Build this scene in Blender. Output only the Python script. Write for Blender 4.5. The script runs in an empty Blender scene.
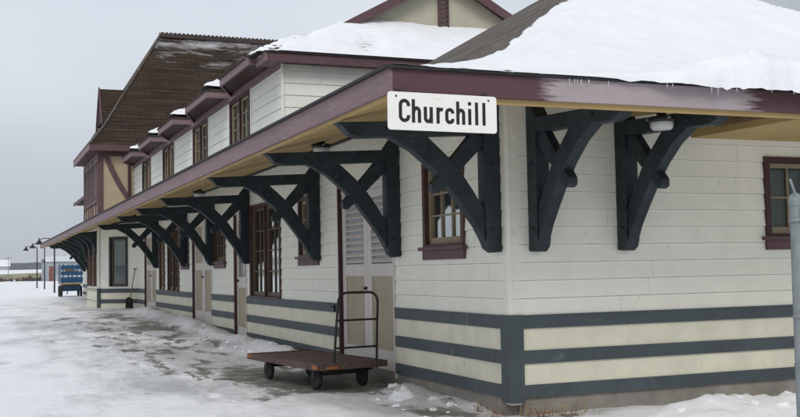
import bpy, bmesh, math, random
from mathutils import Vector, Matrix, noise
R = math.radians
S = bpy.context.scene
C = S.collection

# ------------------------------------------------------------------ camera, sky, sun, exposure
YAW, PITCH, ROLL, FPX = 0.38811, 0.05784, -0.01916, 1035.55
cam_d = bpy.data.cameras.new('camera'); cam = bpy.data.objects.new('camera', cam_d); C.objects.link(cam)
S.camera = cam
f_ = Vector((math.sin(YAW)*math.cos(PITCH), math.cos(YAW)*math.cos(PITCH), math.sin(PITCH)))
r_ = Vector((math.cos(YAW), -math.sin(YAW), 0)); u_ = r_.cross(f_)
rr = math.cos(ROLL)*r_ + math.sin(ROLL)*u_; uu = -math.sin(ROLL)*r_ + math.cos(ROLL)*u_
m_ = Matrix((( rr.x, uu.x, -f_.x), (rr.y, uu.y, -f_.y), (rr.z, uu.z, -f_.z))).to_4x4()
m_.translation = Vector((-5.26515, -9.8413, 1.6)); cam.matrix_world = m_
cam_d.sensor_width = 36; cam_d.lens = FPX/800*36; cam_d.clip_start = .1; cam_d.clip_end = 20000

w = bpy.data.worlds.new('World'); S.world = w; w.use_nodes = True
nt = w.node_tree; N = nt.nodes; L = nt.links
N.clear()
out = N.new('ShaderNodeOutputWorld'); bg = N.new('ShaderNodeBackground'); L.new(bg.outputs[0], out.inputs[0])
sky = N.new('ShaderNodeTexSky'); sky.sky_type = 'NISHITA'; sky.sun_disc = False
sky.sun_elevation = R(42); sky.sun_rotation = R(205); sky.dust_density = 8; sky.air_density = 1.2
tc = N.new('ShaderNodeTexCoord')
mp = N.new('ShaderNodeMapping'); mp.inputs['Scale'].default_value = (1.0, 1.0, 2.6); L.new(tc.outputs['Generated'], mp.inputs[0])
no = N.new('ShaderNodeTexNoise'); no.inputs['Scale'].default_value = 1.7; no.inputs['Detail'].default_value = 5; no.inputs['Roughness'].default_value = .5
L.new(mp.outputs[0], no.inputs[0])
cr = N.new('ShaderNodeValToRGB'); L.new(no.outputs[0], cr.inputs[0])
cr.color_ramp.elements[0].position = .3; cr.color_ramp.elements[0].color = (4.25, 4.6, 5.2, 1)
cr.color_ramp.elements[1].position = .7; cr.color_ramp.elements[1].color = (5.4, 5.75, 6.3, 1)
# broad bands of the overcast: paler overhead to the left, heavier cloud towards the east and the horizon
sx = N.new('ShaderNodeSeparateXYZ'); L.new(tc.outputs['Generated'], sx.inputs[0])
def mth(op, a, b=None, c=None):
    n = N.new('ShaderNodeMath'); n.operation = op
    for i, v in enumerate((a, b, c)):
        if v is None: continue
        if isinstance(v, (int, float)): n.inputs[i].default_value = v
        else: L.new(v, n.inputs[i])
    return n.outputs[0]
def mrange(v, a, b, c, d):
    n = N.new('ShaderNodeMapRange'); n.interpolation_type = 'SMOOTHSTEP'; L.new(v, n.inputs[0])
    for i, q in enumerate((a, b, c, d)): n.inputs[i+1].default_value = q
    return n.outputs[0]
east = mrange(sx.outputs[0], .35, .95, 1.0, .42)
low = mrange(sx.outputs[2], -.02, .24, .74, 1.0)
ml = mth('MULTIPLY', east, low)
mx = N.new('ShaderNodeMix'); mx.data_type = 'RGBA'; mx.blend_type = 'MULTIPLY'; mx.inputs[0].default_value = 1
cmb = N.new('ShaderNodeCombineXYZ')
for i in range(3): L.new(ml, cmb.inputs[i])
L.new(cr.outputs[0], mx.inputs[6]); L.new(cmb.outputs[0], mx.inputs[7])
m2 = N.new('ShaderNodeMix'); m2.data_type = 'RGBA'; m2.inputs[0].default_value = .93
L.new(sky.outputs[0], m2.inputs[6]); L.new(mx.outputs[2], m2.inputs[7])
L.new(m2.outputs[2], bg.inputs[0]); bg.inputs[1].default_value = .1

sd = bpy.data.lights.new('sun', 'SUN'); sd.energy = 1.0; sd.angle = R(25); sd.color = (1, .98, .94)
sun = bpy.data.objects.new('sun', sd); C.objects.link(sun)
sdir = Vector((math.sin(R(205))*math.cos(R(42)), math.cos(R(205))*math.cos(R(42)), math.sin(R(42))))
sun.rotation_euler = sdir.to_track_quat('Z', 'Y').to_euler()
S.view_settings.view_transform = 'Standard'; S.view_settings.look = 'None'
S.view_settings.exposure = 0.5; S.view_settings.gamma = 1
S.render.engine = 'CYCLES'

# ------------------------------------------------------------------ helpers
rnd = random.Random(7)
class MB:
    def __init__(s): s.v = []; s.f = []; s.sm = []
    def add(s, vs, fs, smooth=False):
        b = len(s.v); s.v += [tuple(p) for p in vs]
        s.f += [tuple(i+b for i in f) for f in fs]; s.sm += [smooth]*len(fs); return s
    def box(s, x0, x1, y0, y1, z0, z1, M=None):
        vs = [Vector((x, y, z)) for x in (x0, x1) for y in (y0, y1) for z in (z0, z1)]
        if M is not None: vs = [M @ v for v in vs]
        return s.add(vs, [(0,1,3,2),(4,6,7,5),(0,4,5,1),(2,3,7,6),(0,2,6,4),(1,5,7,3)])
    def lbox(s, fr, u0, u1, z0, z1, w0, w1):
        vs = [fr(u, z, w) for u in (u0, u1) for w in (w0, w1) for z in (z0, z1)]
        fs = [(0,1,3,2),(4,6,7,5),(0,4,5,1),(2,3,7,6),(0,2,6,4),(1,5,7,3)]
        if fr.flip: fs = [tuple(reversed(f)) for f in fs]
        return s.add(vs, fs)
    def prism(s, pts, fn, a, b):
        """2-D outline pts, extruded from a to b; fn(p, q, t) -> 3-D point"""
        n = len(pts); vs = [fn(p[0], p[1], a) for p in pts] + [fn(p[0], p[1], b) for p in pts]
        return s.add(vs, [tuple(range(n)), tuple(reversed(range(n, 2*n)))] + [((i+1) % n, i, i+n, (i+1) % n+n) for i in range(n)])
    def tube(s, pts, r, seg=8, r1=None, caps=True):
        pts = [Vector(p) for p in pts]; n = len(pts); vs = []; ref = None
        for i, p in enumerate(pts):
            t = (pts[min(i+1, n-1)]-pts[max(i-1, 0)]).normalized()
            if ref is None: ref = Vector((0, 0, 1)) if abs(t.z) < .9 else Vector((1, 0, 0))
            a = t.cross(ref).normalized(); b = a.cross(t).normalized(); ref = b
            q = r if r1 is None else r+(r1-r)*i/(n-1)
            for k in range(seg):
                an = 2*math.pi*k/seg; vs.append(p+q*(math.cos(an)*a+math.sin(an)*b))
        fs = [(i*seg+k, i*seg+(k+1) % seg, (i+1)*seg+(k+1) % seg, (i+1)*seg+k) for i in range(n-1) for k in range(seg)]
        s.add(vs, fs, True)
        if caps: s.add(vs[:seg], [tuple(range(seg))]); s.add(vs[-seg:], [tuple(reversed(range(seg)))])
        return s
    def lathe(s, prof, c=(0, 0, 0), axis='z', seg=20):
        vs = []; n = len(prof)
        for k in range(seg):
            a = 2*math.pi*k/seg
            for (rad, h) in prof:
                p = (rad*math.cos(a), rad*math.sin(a), h)
                if axis == 'x': p = (p[2], p[0], p[1])
                if axis == 'y': p = (p[0], p[2], p[1])
                vs.append((p[0]+c[0], p[1]+c[1], p[2]+c[2]))
        fs = [(k*n+i, ((k+1) % seg)*n+i, ((k+1) % seg)*n+i+1, k*n+i+1) for k in range(seg) for i in range(n-1)]
        return s.add(vs, fs, True)
    def build(s, name, mat, parent=None, bevel=0):
        me = bpy.data.meshes.new(name); me.from_pydata(s.v, [], s.f)
        uvl = me.uv_layers.new(name='UVMap'); Z = Vector((0, 0, 1))
        for p in me.polygons:
            p.use_smooth = s.sm[p.index]; n = p.normal
            h = Z.cross(n)
            h = h.normalized() if h.length > 1e-3 else Vector((1, 0, 0))
            if abs(h.x)+abs(h.y) > 1e-6 and (h.x+h.y) < 0: h = -h
            up = n.cross(h)
            if up.z < 0: up = -up
            for li in p.loop_indices:
                co = me.vertices[me.loops[li].vertex_index].co
                uvl.data[li].uv = (co.dot(h), co.dot(up))
        me.materials.append(mat); me.update()
        o = bpy.data.objects.new(name, me); C.objects.link(o)
        if parent is not None: o.parent = parent
        if bevel:
            b = o.modifiers.new('b', 'BEVEL'); b.width = bevel; b.segments = 2; b.limit_method = 'ANGLE'
        return o
class Fr:
    """a wall's own axes: u along it, z up, w outwards"""
    def __init__(s, o, U, Nn):
        s.o = Vector(o); s.U = Vector(U).normalized(); s.N = Vector(Nn).normalized()
        s.flip = s.U.cross(s.N).z > 0
    def __call__(s, u, z, w): p = s.o+s.U*u+s.N*w; return (p.x, p.y, p.z+z)
def empty(name, loc=(0, 0, 0), rz=0, parent=None):
    o = bpy.data.objects.new(name, None); C.objects.link(o); o.location = loc; o.rotation_euler.z = rz
    o.empty_display_size = .2
    if parent is not None: o.parent = parent
    return o
def tag(o, label=None, cat=None, group=None, kind=None):
    if label: o['label'] = label
    if cat: o['category'] = cat
    if group: o['group'] = group
    if kind: o['kind'] = kind
    return o
def copy_tree(o, parent=None):
    c = o.copy(); C.objects.link(c)
    if parent is not None: c.parent = parent
    for ch in o.children: copy_tree(ch, c)
    return c
def fbm(x, y, z=0, o=4):
    s = 0; a = .5
    for i in range(o): s += a*noise.noise(Vector((x, y, z+i*7.3))); x *= 2.03; y *= 2.03; z *= 2.03; a *= .5
    return s
def interp(x, T):
    if x <= T[0][0]: return T[0][1]
    for (a, b), (c, d) in zip(T, T[1:]):
        if x <= c: return b+(d-b)*(x-a)/(c-a)
    a, b = T[-2]; c, d = T[-1]; return d+(d-b)*(x-c)/(c-a)
def sstep(a, b, x):
    t = min(1, max(0, (x-a)/(b-a))); return t*t*(3-2*t)

# ------------------------------------------------------------------ materials
def mat(name, col, rough=.6, var=.15, scale=3, bump=.15, bscale=30, metal=0, stain=None, stain_amt=0, spec=.4, coords='Object', fine=0, sc3=None):
    m = bpy.data.materials.new(name); m.use_nodes = True; nt = m.node_tree; N = nt.nodes; L = nt.links
    b = N['Principled BSDF']; b.inputs['Roughness'].default_value = rough; b.inputs['Metallic'].default_value = metal
    b.inputs['Specular IOR Level'].default_value = spec
    tc = N.new('ShaderNodeTexCoord'); src = tc.outputs[coords]
    if sc3:
        mp = N.new('ShaderNodeMapping'); mp.inputs['Scale'].default_value = sc3; L.new(src, mp.inputs[0]); src = mp.outputs[0]
    n1 = N.new('ShaderNodeTexNoise'); n1.inputs['Scale'].default_value = scale; n1.inputs['Detail'].default_value = 6; n1.inputs['Roughness'].default_value = .6
    L.new(src, n1.inputs[0])
    cr = N.new('ShaderNodeValToRGB'); L.new(n1.outputs[0], cr.inputs[0])
    cr.color_ramp.elements[0].position = .3; cr.color_ramp.elements[1].position = .72
    cr.color_ramp.elements[0].color = (*[c*(1-var) for c in col], 1); cr.color_ramp.elements[1].color = (*[min(1, c*(1+var)) for c in col], 1)
    colout = cr.outputs[0]
    if stain:
        n2 = N.new('ShaderNodeTexNoise'); n2.inputs['Scale'].default_value = scale*2.3; n2.inputs['Detail'].default_value = 8; n2.inputs['Roughness'].default_value = .7
        L.new(src, n2.inputs[0])
        r2 = N.new('ShaderNodeMapRange'); L.new(n2.outputs[0], r2.inputs[0])
        r2.inputs[1].default_value = .62-stain_amt*.35; r2.inputs[2].default_value = .70-stain_amt*.2; r2.inputs[3].default_value = 0; r2.inputs[4].default_value = .85
        mi = N.new('ShaderNodeMix'); mi.data_type = 'RGBA'; L.new(r2.outputs[0], mi.inputs[0]); L.new(colout, mi.inputs[6]); mi.inputs[7].default_value = (*stain, 1)
        colout = mi.outputs[2]
    L.new(colout, b.inputs['Base Color'])
    if bump:
        nb = N.new('ShaderNodeTexNoise'); nb.inputs['Scale'].default_value = bscale; nb.inputs['Detail'].default_value = 4; L.new(src, nb.inputs[0])
        bp = N.new('ShaderNodeBump'); bp.inputs['Strength'].default_value = bump; bp.inputs['Distance'].default_value = .01
        L.new(nb.outputs[0], bp.inputs['Height']); L.new(bp.outputs[0], b.inputs['Normal'])
    return m
def shingle_mat(name, c1, c2, mortar, w_, h_, stain=None, lo=.5, hi=.66, patch=None):
    m = bpy.data.materials.new(name); m.use_nodes = True; nt = m.node_tree; N = nt.nodes; L = nt.links
    b = N['Principled BSDF']; b.inputs['Roughness'].default_value = .85; b.inputs['Specular IOR Level'].default_value = .25
    uv = N.new('ShaderNodeUVMap'); uv.uv_map = 'UVMap'
    br = N.new('ShaderNodeTexBrick'); L.new(uv.outputs[0], br.inputs[0])
    br.inputs['Scale'].default_value = 1; br.inputs['Brick Width'].default_value = w_; br.inputs['Row Height'].default_value = h_
    br.inputs['Mortar Size'].default_value = .012; br.inputs['Mortar Smooth'].default_value = .4
    br.inputs['Color1'].default_value = (*c1, 1); br.inputs['Color2'].default_value = (*c2, 1); br.inputs['Mortar'].default_value = (*mortar, 1)
    mp = N.new('ShaderNodeMapping'); mp.inputs['Scale'].default_value = (.5, 4.5, 1); L.new(uv.outputs[0], mp.inputs[0])
    n1 = N.new('ShaderNodeTexNoise'); n1.inputs['Scale'].default_value = 1.3; n1.inputs['Detail'].default_value = 7; L.new(mp.outputs[0], n1.inputs[0])
    rg = N.new('ShaderNodeMapRange'); L.new(n1.outputs[0], rg.inputs[0]); rg.inputs[1].default_value = .3; rg.inputs[2].default_value = .7; rg.inputs[3].default_value = .55; rg.inputs[4].default_value = 1.55
    mm = N.new('ShaderNodeMix'); mm.data_type = 'RGBA'; mm.blend_type = 'MULTIPLY'; mm.inputs[0].default_value = 1
    cm = N.new('ShaderNodeCombineXYZ')
    for i in range(3): L.new(rg.outputs[0], cm.inputs[i])
    L.new(br.outputs[0], mm.inputs[6]); L.new(cm.outputs[0], mm.inputs[7]); co = mm.outputs[2]
    if patch:      # powder snow caught on the upper courses: object-space z window
        tc = N.new('ShaderNodeTexCoord'); sp = N.new('ShaderNodeSeparateXYZ'); L.new(tc.outputs['Object'], sp.inputs[0])
        zr = N.new('ShaderNodeMapRange'); L.new(sp.outputs[2], zr.inputs[0]); zr.inputs[1].default_value = patch[0]; zr.inputs[2].default_value = patch[1]; zr.inputs[3].default_value = -.42; zr.inputs[4].default_value = .0
        mq = N.new('ShaderNodeMapping'); mq.inputs['Scale'].default_value = (.32, 1.6, 1); L.new(uv.outputs[0], mq.inputs[0])
        n3 = N.new('ShaderNodeTexNoise'); n3.inputs['Scale'].default_value = 1.6; n3.inputs['Detail'].default_value = 9; n3.inputs['Roughness'].default_value = .72; L.new(mq.outputs[0], n3.inputs[0])
        ad = N.new('ShaderNodeMath'); L.new(n3.outputs[0], ad.inputs[0]); L.new(zr.outputs[0], ad.inputs[1])
        r3 = N.new('ShaderNodeMapRange'); L.new(ad.outputs[0], r3.inputs[0]); r3.inputs[1].default_value = lo; r3.inputs[2].default_value = hi; r3.inputs[3].default_value = 0; r3.inputs[4].default_value = .8
        m3 = N.new('ShaderNodeMix'); m3.data_type = 'RGBA'; L.new(r3.outputs[0], m3.inputs[0]); L.new(co, m3.inputs[6]); m3.inputs[7].default_value = (.5, .5, .52, 1); co = m3.outputs[2]
    L.new(co, b.inputs['Base Color'])
    bp = N.new('ShaderNodeBump'); bp.inputs['Strength'].default_value = .7; bp.inputs['Distance'].default_value = .03
    L.new(br.outputs['Fac'], bp.inputs['Height']); bp.invert = True; L.new(bp.outputs[0], b.inputs['Normal'])
    return m
def fascia_mat(name, col, pale, amt=.5, x0=None, x1=None):
    """mauve paint, bleached to bare pale wood in streaks"""
    m = mat(name, col, rough=.6, var=.16, scale=1.5, bump=.25, bscale=18, sc3=(1, 1, 5))
    nt = m.node_tree; N = nt.nodes; L = nt.links; b = N['Principled BSDF']
    src = b.inputs['Base Color'].links[0].from_socket
    tc = N.new('ShaderNodeTexCoord'); mp = N.new('ShaderNodeMapping'); mp.inputs['Scale'].default_value = (2.2, 2.2, 26); L.new(tc.outputs['Object'], mp.inputs[0])
    n = N.new('ShaderNodeTexNoise'); n.inputs['Scale'].default_value = 1.4; n.inputs['Detail'].default_value = 8; n.inputs['Roughness'].default_value = .65; L.new(mp.outputs[0], n.inputs[0])
    v = n.outputs[0]
    if x0 is not None:
        sp = N.new('ShaderNodeSeparateXYZ'); L.new(tc.outputs['Object'], sp.inputs[0])
        a = N.new('ShaderNodeMapRange'); a.interpolation_type = 'SMOOTHSTEP'; L.new(sp.outputs[0], a.inputs[0]); a.inputs[1].default_value = x0-.3; a.inputs[2].default_value = x0+.35; a.inputs[3].default_value = -.3; a.inputs[4].default_value = .32
        c = N.new('ShaderNodeMapRange'); c.interpolation_type = 'SMOOTHSTEP'; L.new(sp.outputs[0], c.inputs[0]); c.inputs[1].default_value = x1-.5; c.inputs[2].default_value = x1+.4; c.inputs[3].default_value = 0; c.inputs[4].default_value = -.5
        s1 = N.new('ShaderNodeMath'); L.new(a.outputs[0], s1.inputs[0]); L.new(c.outputs[0], s1.inputs[1])
        s2 = N.new('ShaderNodeMath'); L.new(v, s2.inputs[0]); L.new(s1.outputs[0], s2.inputs[1]); v = s2.outputs[0]
    r = N.new('ShaderNodeMapRange'); L.new(v, r.inputs[0]); r.inputs[1].default_value = .52; r.inputs[2].default_value = .72; r.inputs[3].default_value = 0; r.inputs[4].default_value = amt
    mi = N.new('ShaderNodeMix'); mi.data_type = 'RGBA'; L.new(r.outputs[0], mi.inputs[0]); L.new(src, mi.inputs[6]); mi.inputs[7].default_value = (*pale, 1)
    L.new(mi.outputs[2], b.inputs['Base Color'])
    return m

def siding_mat(name, col):
    m = mat(name, col, rough=.7, var=.05, scale=1.6, bump=.22, bscale=28, stain=(.60, .59, .52), stain_amt=.0, sc3=(1.6, 1.6, 1.2))
    return m
M_ = {}
M_['siding'] = siding_mat('white painted shakes', (.80, .80, .715))
M_['upper_siding'] = siding_mat('white painted upper siding', (.75, .755, .685))
M_['cream'] = mat('cream stucco panel', (.70, .68, .55), rough=.85, var=.1, scale=2.5, bump=.6, bscale=60, stain=(.48, .46, .38), stain_amt=.04)
M_['slate'] = mat('slate blue grey paint', (.062, .080, .090), rough=.6, var=.18, scale=2, bump=.25, bscale=30, stain=(.16, .18, .18), stain_amt=.02)
M_['concrete'] = mat('weathered concrete footing', (.24, .225, .20), rough=.9, var=.25, scale=3, bump=.7, bscale=22, stain=(.30, .17, .08), stain_amt=.05)
M_['mauve'] = fascia_mat('mauve fascia paint', (.19, .124, .134), (.31, .255, .26), .5)
M_['maroon'] = fascia_mat('maroon end fascia paint', (.085, .040, .046), (.42, .37, .38), .78, -.9, 1.5)
M_['mauve_dark'] = mat('mauve trim', (.10, .052, .06), rough=.6, var=.2, scale=3, bump=.2)
M_['darkred'] = mat('dark red casing', (.05, .018, .02), rough=.55, var=.2, scale=4, bump=.2)
M_['browncasing'] = mat('brown window casing', (.075, .036, .028), rough=.55, var=.2, scale=4, bump=.2)
M_['tan'] = mat('tan sash paint', (.27, .225, .15), rough=.6, var=.15, scale=5, bump=.2)
M_['brown'] = mat('brown sash paint', (.12, .085, .055), rough=.6, var=.2, scale=5, bump=.2)
M_['yellow'] = mat('ochre soffit boards', (.42, .295, .125), rough=.7, var=.18, scale=1.2, bump=.2, bscale=20, stain=(.3, .2, .1), stain_amt=.03)
M_['bracket'] = mat('blue black timber paint', (.018, .029, .035), rough=.55, var=.45, scale=4, bump=.6, bscale=16, stain=(.05, .062, .068), stain_amt=.10, spec=.35)
M_['door'] = mat('pale lilac door paint', (.60, .565, .525), rough=.6, var=.08, scale=3, bump=.15)
M_['doorpanel'] = mat('beige door panel', (.38, .33, .235), rough=.65, var=.1, scale=4, bump=.15)
M_['stucco'] = mat('beige stucco', (.40, .33, .23), rough=.9, var=.12, scale=1.5, bump=.4, bscale=30)
M_['gable'] = mat('pale olive stucco', (.42, .40, .31), rough=.9, var=.08, scale=1.5, bump=.3, bscale=30)
M_['black'] = mat('black metal', (.015, .015, .016), rough=.5, var=.3, scale=6, bump=.1)
M_['edge'] = mat('black roof edge', (.02, .02, .022), rough=.7, var=.4, scale=6, bump=.3)
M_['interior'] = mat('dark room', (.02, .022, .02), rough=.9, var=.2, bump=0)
M_['curtain'] = mat('grey lilac curtain', (.42, .40, .42), rough=.9, var=.08, bump=.3, bscale=8, sc3=(12, 12, .4))
M_['blind'] = mat('grey green blind and glass tone', (.24, .28, .25), rough=.9, var=.08, bump=0)
M_['sign'] = mat('white enamel sign', (.80, .79, .74), rough=.35, var=.03, scale=6, bump=.05, stain=(.6, .55, .45), stain_amt=.0)
M_['ink'] = mat('black sign paint', (.012, .012, .012), rough=.5, var=.1, bump=0)
M_['deck'] = mat('worn brown cart deck', (.085, .052, .045), rough=.75, var=.45, scale=5, bump=.6, bscale=25, stain=(.20, .155, .13), stain_amt=.16, sc3=(3, .7, 1))
M_['rubber'] = mat('black rubber', (.018, .018, .018), rough=.8, var=.3, scale=8, bump=.2)
M_['iron'] = mat('dark iron', (.03, .028, .027), rough=.55, var=.3, scale=10, bump=.2, metal=.4)
M_['orange'] = mat('orange paint', (.36, .11, .02), rough=.6, var=.5, scale=40, bump=.2, stain=(.12, .06, .04), stain_amt=.4)
M_['galv'] = mat('galvanised steel', (.24, .265, .27), rough=.5, var=.2, scale=18, bump=.2, metal=.55, sc3=(1, 1, .4))
M_['wagonblue'] = mat('blue wagon paint', (.018, .07, .15), rough=.5, var=.25, scale=5, bump=.2)
M_['wagondark'] = mat('dark blue wagon box paint', (.012, .028, .06), rough=.6, var=.25, scale=5, bump=.2)
M_['wagonbed'] = mat('ochre wagon bed paint', (.36, .20, .05), rough=.7, var=.25, scale=6, bump=.2)
M_['wood'] = mat('weathered wood', (.22, .15, .085), rough=.8, var=.3, scale=6, bump=.3)
M_['globe'] = mat('frosted lamp glass', (.55, .57, .56), rough=.25, var=.04, bump=0)
M_['rust'] = mat('rust brown weeds', (.22, .095, .03), rough=.9, var=.4, scale=9, bump=0)
M_['straw'] = mat('dry straw stems', (.38, .29, .16), rough=.9, var=.3, scale=9, bump=0)
M_['shrub'] = mat('dark leafless scrub', (.10, .085, .07), rough=.95, var=.4, scale=.3, bump=0)
M_['tangrass'] = mat('tan dry grass', (.27, .25, .17), rough=.95, var=.3, scale=.2, bump=0)
M_['farwhite'] = mat('far white wall', (.62, .64, .66), rough=.8, var=.1, scale=.4, bump=0)
M_['fargrey'] = mat('far grey wall', (.30, .32, .35), rough=.8, var=.25, scale=.15, bump=0)
M_['fardark'] = mat('far dark roof', (.11, .115, .125), rough=.8, var=.25, scale=.3, bump=0)
M_['farwood'] = mat('far dark treeline', (.13, .14, .155), rough=.95, var=.35, scale=.012, bump=0)  # distance haze put into the colour: treeline greyed and lightened
M_['farred'] = mat('faded red siding', (.20, .085, .07), rough=.8, var=.2, scale=1, bump=0)
M_['farmdetail'] = mat('far pale blue grey sheet', (.33, .36, .40), rough=.8, var=.2, scale=.4, bump=0)
M_['shingle_brown'] = shingle_mat('brown shingles', (.044, .029, .019), (.034, .023, .016), (.019, .014, .010), .55, .19, patch=(8.6, 12.0), lo=.43, hi=.60)
M_['shingle_grey'] = shingle_mat('weathered grey shingles', (.135, .115, .098), (.10, .085, .073), (.03, .026, .022), .35, .14)
M_['shingle_dark'] = shingle_mat('dark shingles', (.06, .045, .038), (.045, .034, .03), (.015, .012, .01), .35, .16)

def snow_mat(name, col=(.82, .83, .85), ground=False):
    m = bpy.data.materials.new(name); m.use_nodes = True; nt = m.node_tree; N = nt.nodes; L = nt.links
    b = N['Principled BSDF']; b.inputs['Roughness'].default_value = .75; b.inputs['Specular IOR Level'].default_value = .25
    tc = N.new('ShaderNodeTexCoord'); P = tc.outputs['Object']
    def noise_(scale, det=5, rough=.6, sc=None):
        n = N.new('ShaderNodeTexNoise'); n.inputs['Scale'].default_value = scale; n.inputs['Detail'].default_value = det; n.inputs['Roughness'].default_value = rough
        if sc:
            mp = N.new('ShaderNodeMapping'); mp.inputs['Scale'].default_value = sc; L.new(P, mp.inputs[0]); L.new(mp.outputs[0], n.inputs[0])
        else: L.new(P, n.inputs[0])
        return n.outputs[0]
    def rng(v, a, b_, c, d, sm=True):
        n = N.new('ShaderNodeMapRange'); L.new(v, n.inputs[0])
        if sm: n.interpolation_type = 'SMOOTHSTEP'
        for i, q in enumerate((a, b_, c, d)): n.inputs[i+1].default_value = q
        return n.outputs[0]
    def mixc(f, a, b_):
        n = N.new('ShaderNodeMix'); n.data_type = 'RGBA'; L.new(f, n.inputs[0])
        for i, q in ((6, a), (7, b_)):
            if isinstance(q, tuple): n.inputs[i].default_value = (*q, 1)
            else: L.new(q, n.inputs[i])
        return n.outputs[2]
    def mt(op, a, b_):
        n = N.new('ShaderNodeMath'); n.operation = op
        for i, q in enumerate((a, b_)):
            if isinstance(q, (int, float)): n.inputs[i].default_value = q
            else: L.new(q, n.inputs[i])
        return n.outputs[0]
    c = mixc(rng(noise_(2.2), .35, .7, 0, 1), tuple(q*.95 for q in col), col)
    if ground:
        at = N.new('ShaderNodeAttribute'); at.attribute_name = 'bare'
        # trodden grey ice, then wet concrete showing through
        v = mt('ADD', at.outputs['Fac'], mt('MULTIPLY', mt('SUBTRACT', noise_(1.1, 9, .68, (1, .55, 1)), .5), 1.5))
        icy = rng(mt('ADD', at.outputs['Fac'], mt('MULTIPLY', mt('SUBTRACT', noise_(.8, 9, .66, (1, .45, 1)), .5), 2.0)), .12, .62, 0, .85)
        c = mixc(icy, c, (.42, .43, .44))
        v2 = mt('ADD', at.outputs['Fac'], mt('MULTIPLY', mt('SUBTRACT', noise_(2.6, 9, .7, (1, .4, 1)), .5), 1.5))
        wet = mt('MAXIMUM', rng(v, .46, .55, 0, 1), rng(v2, .49, .58, 0, .9))
        cc = mixc(rng(noise_(3.5, 8, .7), .35, .65, 0, 1), (.115, .113, .098), (.25, .245, .222))
        c = mixc(wet, c, cc)
        dirt = rng(noise_(9, 8, .75), .66, .74, 0, .5)
        c = mixc(mt('MULTIPLY', dirt, rng(at.outputs['Fac'], .1, .5, 0, 1)), c, (.16, .14, .11))
        rr_ = rng(wet, 0, 1, .7, .42); L.new(rr_, b.inputs['Roughness'])
    L.new(c, b.inputs['Base Color'])
    nb1 = noise_(7 if ground else 5, 7, .6); nb2 = noise_(38, 3, .6)
    bp = N.new('ShaderNodeBump'); bp.inputs['Strength'].default_value = .85 if ground else .45; bp.inputs['Distance'].default_value = .03
    L.new(mt('ADD', nb1, mt('MULTIPLY', nb2, .25)), bp.inputs['Height']); L.new(bp.outputs[0], b.inputs['Normal'])
    return m
M_['snow'] = snow_mat('roof snow')
M_['ground'] = snow_mat('trodden snow over platform concrete', (.84, .85, .87), True)

def glass_mat():
    m = bpy.data.materials.new('window glass'); m.use_nodes = True; nt = m.node_tree; N = nt.nodes; L = nt.links; N.clear()
    o = N.new('ShaderNodeOutputMaterial'); mx = N.new('ShaderNodeMixShader'); t = N.new('ShaderNodeBsdfTransparent'); g = N.new('ShaderNodeBsdfGlossy')
    t.inputs[0].default_value = (.62, .68, .64, 1); g.inputs['Roughness'].default_value = .06; g.inputs[0].default_value = (.6, .64, .62, 1)
    lw = N.new('ShaderNodeFresnel'); lw.inputs[0].default_value = 1.5
    tc = N.new('ShaderNodeTexCoord'); n = N.new('ShaderNodeTexNoise'); n.inputs['Scale'].default_value = 1.6; L.new(tc.outputs['Object'], n.inputs[0])
    bp = N.new('ShaderNodeBump'); bp.inputs['Strength'].default_value = .03; bp.inputs['Distance'].default_value = .02; L.new(n.outputs[0], bp.inputs['Height']); L.new(bp.outputs[0], g.inputs['Normal'])
    ad = N.new('ShaderNodeMath'); ad.inputs[1].default_value = .05; L.new(lw.outputs[0], ad.inputs[0])
    L.new(ad.outputs[0], mx.inputs[0]); L.new(t.outputs[0], mx.inputs[1]); L.new(g.outputs[0], mx.inputs[2]); L.new(mx.outputs[0], o.inputs[0])
    return m
M_['glass'] = glass_mat()

# ------------------------------------------------------------------ ground
def ground_h(x, y):
    z = .38*sstep(1.5, 26, y)
    d = max(abs(x+2), 0)
    near = 1-sstep(60, 140, y)
    z += near*(.05*fbm(x*.5, y*.35)+.02*fbm(x*2.2, y*2.2))
    z += .035*math.exp(-(((x+1.3)/.35)**2+((y-2.75)/.3)**2))+.04*math.exp(-(((x+.1)/.3)**2+((y-2.5)/.5)**2))
    # swept bank along the platform wall, with a gap round the cart
    bank = math.exp(-((x+.35)/.34)**2)*(sstep(6.0, 7.5, y)*(1-sstep(22, 27, y)))*(.10+.22*max(0, fbm(x*1.7+9, y*.9)+.25))
    bank += math.exp(-((x+.15)/.3)**2)*sstep(.4, 1.2, y)*(1-sstep(2.6, 3.2, y))*(.06+.12*max(0, fbm(x*3, y*2)))
    z += bank+near*(.11*abs(fbm(x*5, y*4, 3))+.05*abs(fbm(x*12, y*9, 6)))*min(1, bank*9)
    # bank under the end wall
    e = math.exp(-((y+1.35)/.75)**2)*sstep(.4, 1.6, x)
    z += e*(.20+.09*fbm(x*1.3, y*1.3, 5)+.16*max(0, fbm(x*3.6, y*3.6, 2))+.05*abs(fbm(x*9, y*9, 2)))
    e2 = (1-sstep(-1.6, -.6, y))*sstep(-2.5, 1.5, x)
    z += e2*.05*max(0, fbm(x*4, y*4, 8)+.2)
    return z
FP = []
_r = random.Random(21)
for (xa, ya, xb, yb) in ((-2.6, -3.5, -2.0, 16), (-3.6, 0, -1.6, 24), (-1.2, -4.2, -4.5, 6), (1.5, -3.4, -1.8, 1.5), (-2.9, 14, -2.2, 2)):
    ln = math.hypot(xb-xa, yb-ya); k = 0.0; side = 1
    while k < ln:
        t = k/ln; dx, dy = (xb-xa)/ln, (yb-ya)/ln
        FP.append((xa+(xb-xa)*t-dy*.11*side+_r.gauss(0, .05), ya+(yb-ya)*t+dx*.11*side, dx, dy)); k += _r.uniform(.6, .78); side = -side
FPG = {}
for q in FP: FPG.setdefault((int(math.floor(q[0]/.5)), int(math.floor(q[1]/.5))), []).append(q)
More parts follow.
